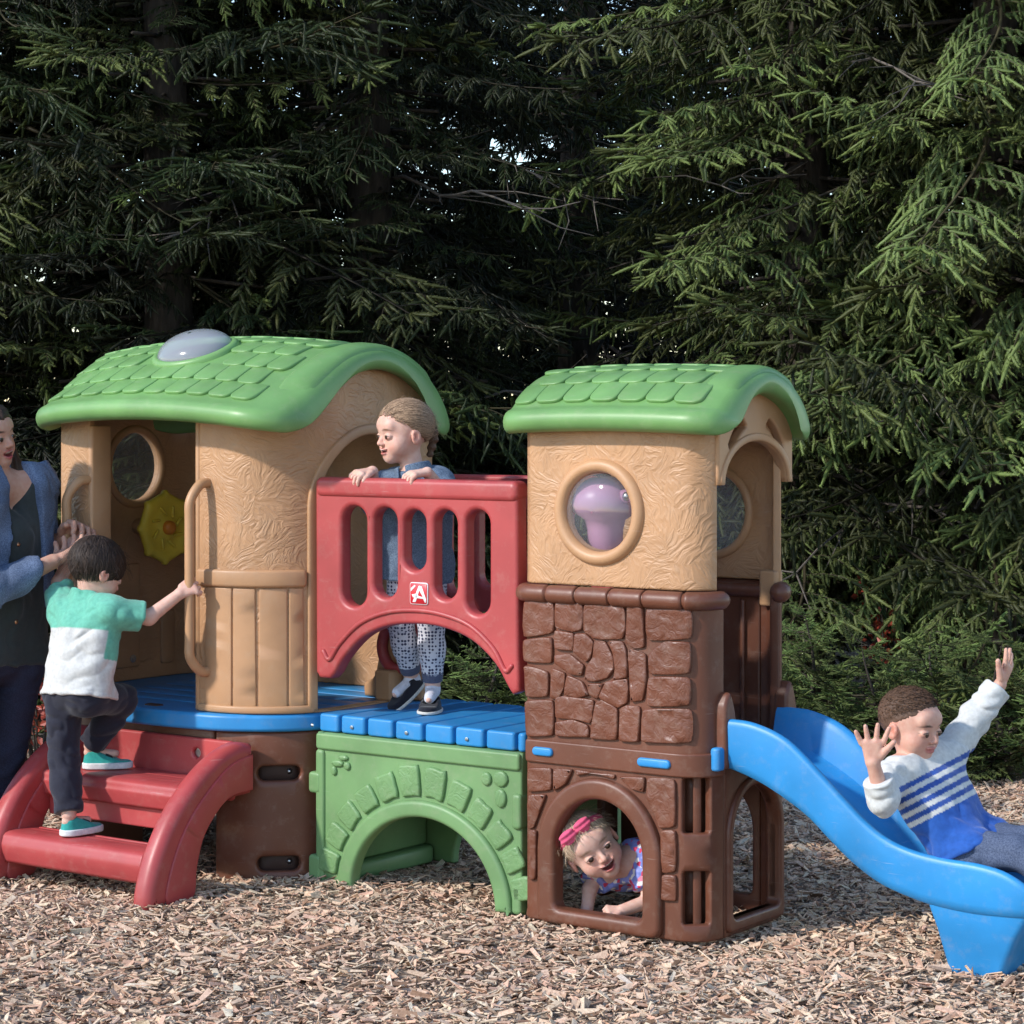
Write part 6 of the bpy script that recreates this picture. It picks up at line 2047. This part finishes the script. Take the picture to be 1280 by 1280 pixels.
# ================================================================== SPRUCES
def needle_mat():
    m, t, b = base_mat('spruce_needles')
    at = nz(t, 'ShaderNodeAttribute'); at.attribute_name = 'tint'
    oi = nz(t, 'ShaderNodeObjectInfo')
    hs = nz(t, 'ShaderNodeHueSaturation')
    mr = nz(t, 'ShaderNodeMapRange'); mr.inputs[3].default_value = 0.35; mr.inputs[4].default_value = 1.6  # wide random brightness per bough paints in lit and shaded clumps
    t.links.new(oi.outputs['Random'], mr.inputs[0]); t.links.new(mr.outputs[0], hs.inputs['Value'])
    mr2 = nz(t, 'ShaderNodeMapRange'); mr2.inputs[3].default_value = 0.485; mr2.inputs[4].default_value = 0.525
    t.links.new(oi.outputs['Random'], mr2.inputs[0]); t.links.new(mr2.outputs[0], hs.inputs['Hue'])
    t.links.new(at.outputs['Color'], hs.inputs['Color'])
    t.links.new(hs.outputs[0], b.inputs['Base Color'])
    b.inputs['Roughness'].default_value = 0.55
    b.inputs['Specular IOR Level'].default_value = 0.3
    return m
NEEDLE = needle_mat()
def bark_mat():
    m, t, b = base_mat('spruce_bark')
    tc = nz(t, 'ShaderNodeTexCoord')
    mp = nz(t, 'ShaderNodeMapping'); mp.inputs['Scale'].default_value = (14, 14, 4)
    t.links.new(tc.outputs['Object'], mp.inputs[0])
    v = nz(t, 'ShaderNodeTexNoise'); v.inputs['Scale'].default_value = 2; v.inputs['Detail'].default_value = 6
    t.links.new(mp.outputs[0], v.inputs['Vector'])
    r = ramp(t, [(0.3, (0.018, 0.014, 0.010)), (0.7, (0.06, 0.046, 0.036))])
    t.links.new(v.outputs['Fac'], r.inputs[0]); t.links.new(r.outputs[0], b.inputs['Base Color'])
    b.inputs['Roughness'].default_value = 0.9
    bp = nz(t, 'ShaderNodeBump'); bp.inputs['Strength'].default_value = 0.8; bp.inputs['Distance'].default_value = 0.02
    t.links.new(v.outputs['Fac'], bp.inputs['Height']); t.links.new(bp.outputs[0], b.inputs['Normal'])
    return m
BARK = bark_mat()


def bough_mesh(name, seed, L=1.6, hang=.5, green=((.011, .017, .006), (.044, .058, .015)), dens=1.0, lift=.10, core=.0078):
    r = np.random.default_rng(seed)
    shoots = []      # start, dir, length, tipness
    stems = []       # polyline segments a, b, radius
    def axis(x):
        return np.array([x, .06 * math.sin(3 * x + seed), -.30 * x + lift * x * x])
    xs_ = np.linspace(0, L, 14)
    for a, b in zip(xs_[:-1], xs_[1:]):
        stems.append((axis(a), axis(b), .010 * (1 - a / L) + .003))
    x = .14 * L
    side = 1
    while x < L * .985:
        fr = x / L
        ln = (0.46 * (1 - fr) ** .8 + .09) * L * .62 * r.uniform(.7, 1.25)
        p = axis(x)
        ang = math.radians(r.uniform(40, 62))
        d = unit(np.array([math.cos(ang), side * math.sin(ang), r.normal(.05, .14)]))
        n = max(2, int(ln / .046)); q = p.copy()
        for i in range(n):
            dd = unit(d + np.array([0, 0, -hang * 1.3 * (i / n) ** 1.3]))
            q2 = q + dd * ln / n
            stems.append((q, q2, .0026))
            lat = unit(np.cross(dd, np.array([0, 0, 1.0])))
            for s2 in (-1, 1):
                if r.random() < .12: continue
                sl = r.uniform(.048, .088) * (1.05 - .30 * i / n)
                ds = unit(dd * r.uniform(.8, 1.1) + lat * s2 * r.uniform(.6, .95) + np.array([0, 0, r.normal(-.18 - hang * .5, .18)]))
                shoots.append((q2 - dd * r.uniform(0, .03), ds, sl, .35 * fr + .65 * (i + 1) / n))
            if r.random() < hang * .55:
                shoots.append((q2, unit(np.array([r.normal(0, .2), r.normal(0, .2), -1.0])), r.uniform(.07, .12), .3 * r.random()))
            q = q2
        shoots.append((q, unit(dd + np.array([0, 0, .08])), r.uniform(.09, .13), 1))
        side *= -1
        x += L * r.uniform(.040, .062)
    for a in np.linspace(-.7, .7, 4):
        shoots.append((axis(L), unit(np.array([1, a, r.normal(.1, .1)])), .11, 1))
    A = np.array([s[0] for s in shoots]); D = np.array([s[1] for s in shoots]); Ln = np.array([s[2] for s in shoots]); Tp = np.array([s[3] for s in shoots])
    cnt = np.maximum(8, (Ln * 900 * dens).astype(int))
    idx = np.repeat(np.arange(len(A)), cnt); n = len(idx)
    t = r.uniform(0, 1, n)
    d = D[idx]
    rnd = r.normal(0, 1, (n, 3)); rad = unit(rnd - d * np.sum(rnd * d, 1)[:, None])
    ang = np.radians(r.uniform(38, 66, n)) * (1 - .45 * t)
    nd = unit(d * np.cos(ang)[:, None] + rad * np.sin(ang)[:, None] + np.array([0, 0, .10]))
    nl = r.uniform(.014, .021, n) * (1 - .30 * t)
    base = A[idx] + d * (Ln[idx] * t)[:, None]
    rnd = r.normal(0, 1, (n, 3)); pr = unit(np.cross(nd, rnd)) * .0019
    V = np.stack([base - pr, base + pr, base + nd * nl[:, None]], 1).reshape(-1, 3)
    g0, g1 = np.array(green[0]), np.array(green[1])
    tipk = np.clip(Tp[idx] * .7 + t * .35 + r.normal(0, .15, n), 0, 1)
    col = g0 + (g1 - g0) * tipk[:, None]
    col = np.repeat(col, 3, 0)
    tri = np.arange(n * 3).reshape(-1, 3)
    # stems: three-sided prisms
    SS = stems
    a = np.array([s[0] for s in SS]); b = np.array([s[1] for s in SS]); rr = np.array([s[2] for s in SS])
    dd = unit(b - a); rnd = np.tile(np.array([[.31, .17, .93]]), (len(a), 1)); u = unit(np.cross(dd, rnd)); w = np.cross(dd, u)
    rings = []
    for e, k in ((a, 1.0), (b, .8)):
        for j in range(3):
            th = j * 2 * PI / 3
            rings.append(e + (u * math.cos(th) + w * math.sin(th)) * (rr * k)[:, None])
    SV = np.stack(rings, 1).reshape(-1, 3)
    q = np.array([[0, 1, 4, 3], [1, 2, 5, 4], [2, 0, 3, 5]])
    Q = (q[None] + (np.arange(len(a)) * 6)[:, None, None]).reshape(-1, 4) + len(V)
    scol = np.tile(np.array([[.040, .032, .018]]), (len(SV), 1))
    # close-set needle cores of the shoots
    u = unit(np.cross(D, rnd[:1])); w = np.cross(D, u)
    rings = []
    for tt, k in ((0, .45), (.12, .95), (.55, 1.0), (.88, .7), (1.04, .12)):
        for j in range(5):
            th = j * 2 * PI / 5 + tt * 2
            rings.append(A + D * (Ln * tt)[:, None] + (u * math.cos(th) + w * math.sin(th)) * (core * k * r.uniform(.8, 1.2, len(A)))[:, None])
    CV = np.stack(rings, 1).reshape(-1, 3)
    q = np.array([[k * 5 + j, k * 5 + (j + 1) % 5, (k + 1) * 5 + (j + 1) % 5, (k + 1) * 5 + j] for k in range(4) for j in range(5)])
    Q2 = (q[None] + (np.arange(len(A)) * 25)[:, None, None]).reshape(-1, 4) + len(V) + len(SV)
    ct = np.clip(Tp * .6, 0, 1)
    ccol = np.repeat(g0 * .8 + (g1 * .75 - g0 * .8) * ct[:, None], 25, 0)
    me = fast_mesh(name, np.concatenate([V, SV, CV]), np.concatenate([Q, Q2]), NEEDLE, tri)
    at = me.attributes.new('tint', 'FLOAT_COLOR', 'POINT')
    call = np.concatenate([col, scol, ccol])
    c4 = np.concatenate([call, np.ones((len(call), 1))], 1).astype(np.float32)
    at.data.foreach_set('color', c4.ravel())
    return me
SHADED_BOUGHS = [bough_mesh('bough', 100 + i, 1.6, hang=[.35, .55, .8][i]) for i in range(3)]  # dark needle colours put the shade into these boughs
LIT_BOUGHS = [bough_mesh('lit_bough', 130 + i, 1.5, hang=[.4, .65, .9][i], green=((.038, .054, .018), (.20, .235, .065))) for i in range(3)]  # lighter, yellower needle colours put sunlight into these boughs
YOUNG = [bough_mesh('young_bough', 200 + i, 0.9, hang=.08, green=((.06, .09, .028), (.24, .30, .09)), lift=.45) for i in range(2)]
def dead_mesh(seed):
    r = np.random.default_rng(seed); parts = []
    L = 1.5
    P = np.array([(x, .05 * math.sin(4 * x + seed), -.12 * x + .03 * math.sin(9 * x)) for x in np.linspace(0, L, 10)])
    parts.append(tube(P, np.linspace(.011, .002, 10), 5, caps=False))
    for i in range(9):
        k = r.integers(2, 9); s = r.choice([-1, 1])
        e = P[k] + np.array([r.uniform(.15, .3), s * r.uniform(.15, .35), r.normal(-.03, .08)])
        parts.append(tube([P[k], (P[k] + e) / 2 + r.normal(0, .02, 3), e], [.004, .003, .0012], 4, caps=False))
    V, F = join(parts)
    me = bpy.data.meshes.new('dead_twig'); me.from_pydata(V.tolist(), [], F); me.materials.append(DEADM)
    return me
DEADM = simple('dead_twig_bark', (.13, .11, .095), 0.9)
DEAD = [dead_mesh(1), dead_mesh(2)]

def spruce(name, x, y, H, R, label, seed, group=None, meshes=SHADED_BOUGHS, L0=1.6, dz=.25, per=9, z0=.25, trunk_r=.15, zmax=7.2, keep=1.0, dead=0, pitch=.13):
    r = np.random.default_rng(seed)
    root = empty(name, (x, y, 0))
    tag(root, label, 'tree', group)
    zz = np.linspace(0, 1, 16)
    P = np.stack([.04 * np.sin(zz * 5 + seed), .04 * np.cos(zz * 4 + seed) - .04, zz * H - .05], 1)
    V, F = tube(P, trunk_r * (1 - zz * .97), 12, caps=False)
    mesh_obj('trunk', V, F, BARK, root)
    parts = []
    # the crown's bare inner limbs
    z = z0; k = 0
    spots = []
    while z < min(H * .96, zmax):
        rad = R * (1 - z / H) ** .85
        n = per if z < 5.5 else max(4, per - 2)
        for j in range(n):
            if r.random() > keep: continue
            az = 2 * PI * (j + r.uniform(-.3, .3)) / n + k * 1.1
            spots.append((z + r.uniform(-.1, .1), az, rad * (r.uniform(.72, 1.15) if j % 3 else r.uniform(.36, .6))))
        k += 1
        z += dz * (1 if z < 5.0 else 1.7)
    for z, az, rad in spots:
        d = np.array([math.cos(az), math.sin(az), -.12])
        p0 = np.array([0, 0, z]); p1 = p0 + d * rad * .35
        parts.append(tube([p0, p1], [.014 * min(1, R / 1.9) ** 1.5, .009 * min(1, R / 1.9) ** 1.5], 4, caps=False))
    V, F = join(parts)
    crown = mesh_obj('crown', V, F, BARK, root)
    for z, az, rad in spots:
        me = meshes[r.integers(len(meshes))]
        o = bpy.data.objects.new('bough', me)
        COL.objects.link(o)
        o.parent = crown
        s = rad / L0
        o.location = (math.cos(az) * rad * .06, math.sin(az) * rad * .06, z)
        o.rotation_euler = (r.normal(0, .25), r.normal(pitch, .17), az)
        o.scale = (s, s * r.uniform(.9, 1.2), s * r.uniform(.9, 1.15))
    for i in range(dead):
        o = bpy.data.objects.new('dead_branch', DEAD[i % 2])
        COL.objects.link(o)
        o.parent = crown
        az = r.uniform(-2.9, -.3)
        o.location = (0, 0, r.uniform(.8, 3.6)); o.rotation_euler = (r.normal(0, .3), r.normal(0, .2), az)
        s = r.uniform(.8, 1.3); o.scale = (s, s, s)
    return root
def X(px, Y): return (px - 640) / 2960 * Y
GR = 'tall spruces behind the play area'
spruce('spruce_tree', X(-60, 12.6), 12.6, 13, 2.2, 'tall dark spruce behind the woman, beyond the step side', 1, GR, SHADED_BOUGHS + LIT_BOUGHS[1:])
spruce('spruce_tree', X(210, 12.4), 12.4, 13, 2.15, 'tall dark spruce rising behind the dome of the wide roof', 2, GR, SHADED_BOUGHS + LIT_BOUGHS[:2])
spruce('spruce_tree', X(470, 12.7), 12.7, 13, 2.0, 'dark spruce with drooping boughs behind the girl at the railing', 3, GR, dead=4)
spruce('spruce_tree', X(730, 15.2), 15.2, 14, 1.9, 'thin shaded spruce set back between the two towers, sky showing through', 4, GR, keep=.8, dead=10)
spruce('spruce_tree', X(1010, 12.2), 12.2, 13, 2.0, 'green sunlit spruce behind the stone tower roof', 5, GR, LIT_BOUGHS, 1.5, dead=3, z0=.8)
spruce('spruce_tree', X(1235, 11.7), 11.7, 13, 2.1, 'full green spruce behind the boy on the slide', 6, GR, LIT_BOUGHS, 1.5, dead=2, z0=.95)
spruce('spruce_tree', X(1480, 12.0), 12.0, 13, 2.1, 'green spruce standing past the end of the slide', 7, GR, LIT_BOUGHS, 1.5, z0=.9)
spruce('spruce_tree', X(120, 17.0), 17.0, 14, 2.3, 'shaded spruce in the back row behind the steps', 8, GR)
spruce('spruce_tree', X(400, 17.4), 17.4, 14, 2.2, 'shaded spruce in the back row behind the wide tower', 9, GR)
spruce('spruce_tree', X(990, 17.6), 17.6, 14, 2.2, 'shaded spruce in the back row behind the stone tower', 10, GR, dead=4)
spruce('spruce_tree', X(1150, 17.0), 17.0, 14, 2.2, 'shaded spruce in the back row behind the slide', 11, GR)
spruce('spruce_tree', X(590, 18.6), 18.6, 14, 2.1, 'shaded spruce in the back row seen over the bridge', 12, GR, keep=.75)
spruce('spruce_tree', X(800, 19.5), 19.5, 14, 2.1, 'far shaded spruce between the back row trunks', 13, GR, keep=.8)
spruce('spruce_tree', X(-350, 13.0), 13.0, 13, 2.2, 'dark spruce standing far behind the back of the woman', 14, GR)
GY_ = 'young spruces along the edge of the wood chips'
for i, (px, Y, H, R, lab) in enumerate([(1005, 10.3, .75, .55, 'low young spruce beside the stone tower, behind the slide top'), (1085, 10.05, .62, .55, 'young spruce behind the open hand of the sliding boy'),
                                         (1170, 10.15, .66, .58, 'bright young spruce right behind the head of the sliding boy'), (1250, 10.0, .62, .55, 'young spruce behind the raised arm of the sliding boy'),
                                         (1345, 10.1, .7, .6, 'young spruce past the raised hand of the sliding boy'), (612, 10.5, .62, .5, 'small spruce seen under the bridge railing')]):
    spruce('young_spruce', X(px, Y), Y, H, R, lab, 30 + i, GY_, YOUNG, .9, .085, 8, .05, .02, 9, pitch=-.22)

# ================================================================== RED-LEAVED SHRUBS
def red_shrub(x, y, H, R, label, seed, n=260):
    r = np.random.default_rng(seed)
    root = empty('red_shrub', (x, y, 0)); tag(root, label, 'shrub', 'red leaved shrubs')
    parts = []; V = []; T = []; tip = []
    for i in range(9):
        a = r.uniform(0, 2 * PI); e = np.array([math.cos(a) * R * r.uniform(.3, 1), math.sin(a) * R * r.uniform(.3, 1), H * r.uniform(.6, 1)])
        m = e * .5 + np.array([0, 0, H * .12])
        parts.append(tube([(0, 0, 0), m, e], [.008, .005, .002], 5, caps=False)); tip.append((m, e))
    Vv, F = join(parts)
    mesh_obj('stem', Vv, F, BARK, root)
    lv, lf = [], []
    for i in range(n):
        m, e = tip[r.integers(9)]; t = r.random()
        p = m * (1 - t) + e * t + r.normal(0, R * .16, 3)
        d = unit(r.normal(0, 1, 3) + np.array([0, 0, .2])); s = unit(np.cross(d, r.normal(0, 1, 3))); u = np.cross(d, s)
        L = r.uniform(.03, .055); w = L * .3
        b = len(lv)
        lv += [p, p + d * L * .45 + s * w + u * L * .08, p + d * L, p + d * L * .45 - s * w + u * L * .08]
        lf += [(b, b + 1, b + 2), (b, b + 2, b + 3)]
    m_, t_, b_ = base_mat('red_leaves')
    oi = nz(t_, 'ShaderNodeTexCoord'); nn = nz(t_, 'ShaderNodeTexNoise'); nn.inputs['Scale'].default_value = 12
    t_.links.new(oi.outputs['Object'], nn.inputs['Vector'])
    rr = ramp(t_, [(.3, (.14, .02, .012)), (.55, (.34, .05, .025)), (.75, (.20, .10, .03))])
    t_.links.new(nn.outputs['Fac'], rr.inputs[0]); t_.links.new(rr.outputs[0], b_.inputs['Base Color']); b_.inputs['Roughness'].default_value = .5
    mesh_obj('foliage', lv, lf, m_, root, smooth=False)
red_shrub(X(48, 9.6), 9.6, .52, .22, 'red leaved shrub behind the woman and the steps', 51)
red_shrub(X(1112, 11.4), 11.4, .80, .16, 'red leaved shrub among the spruces behind the slide', 52, 120)
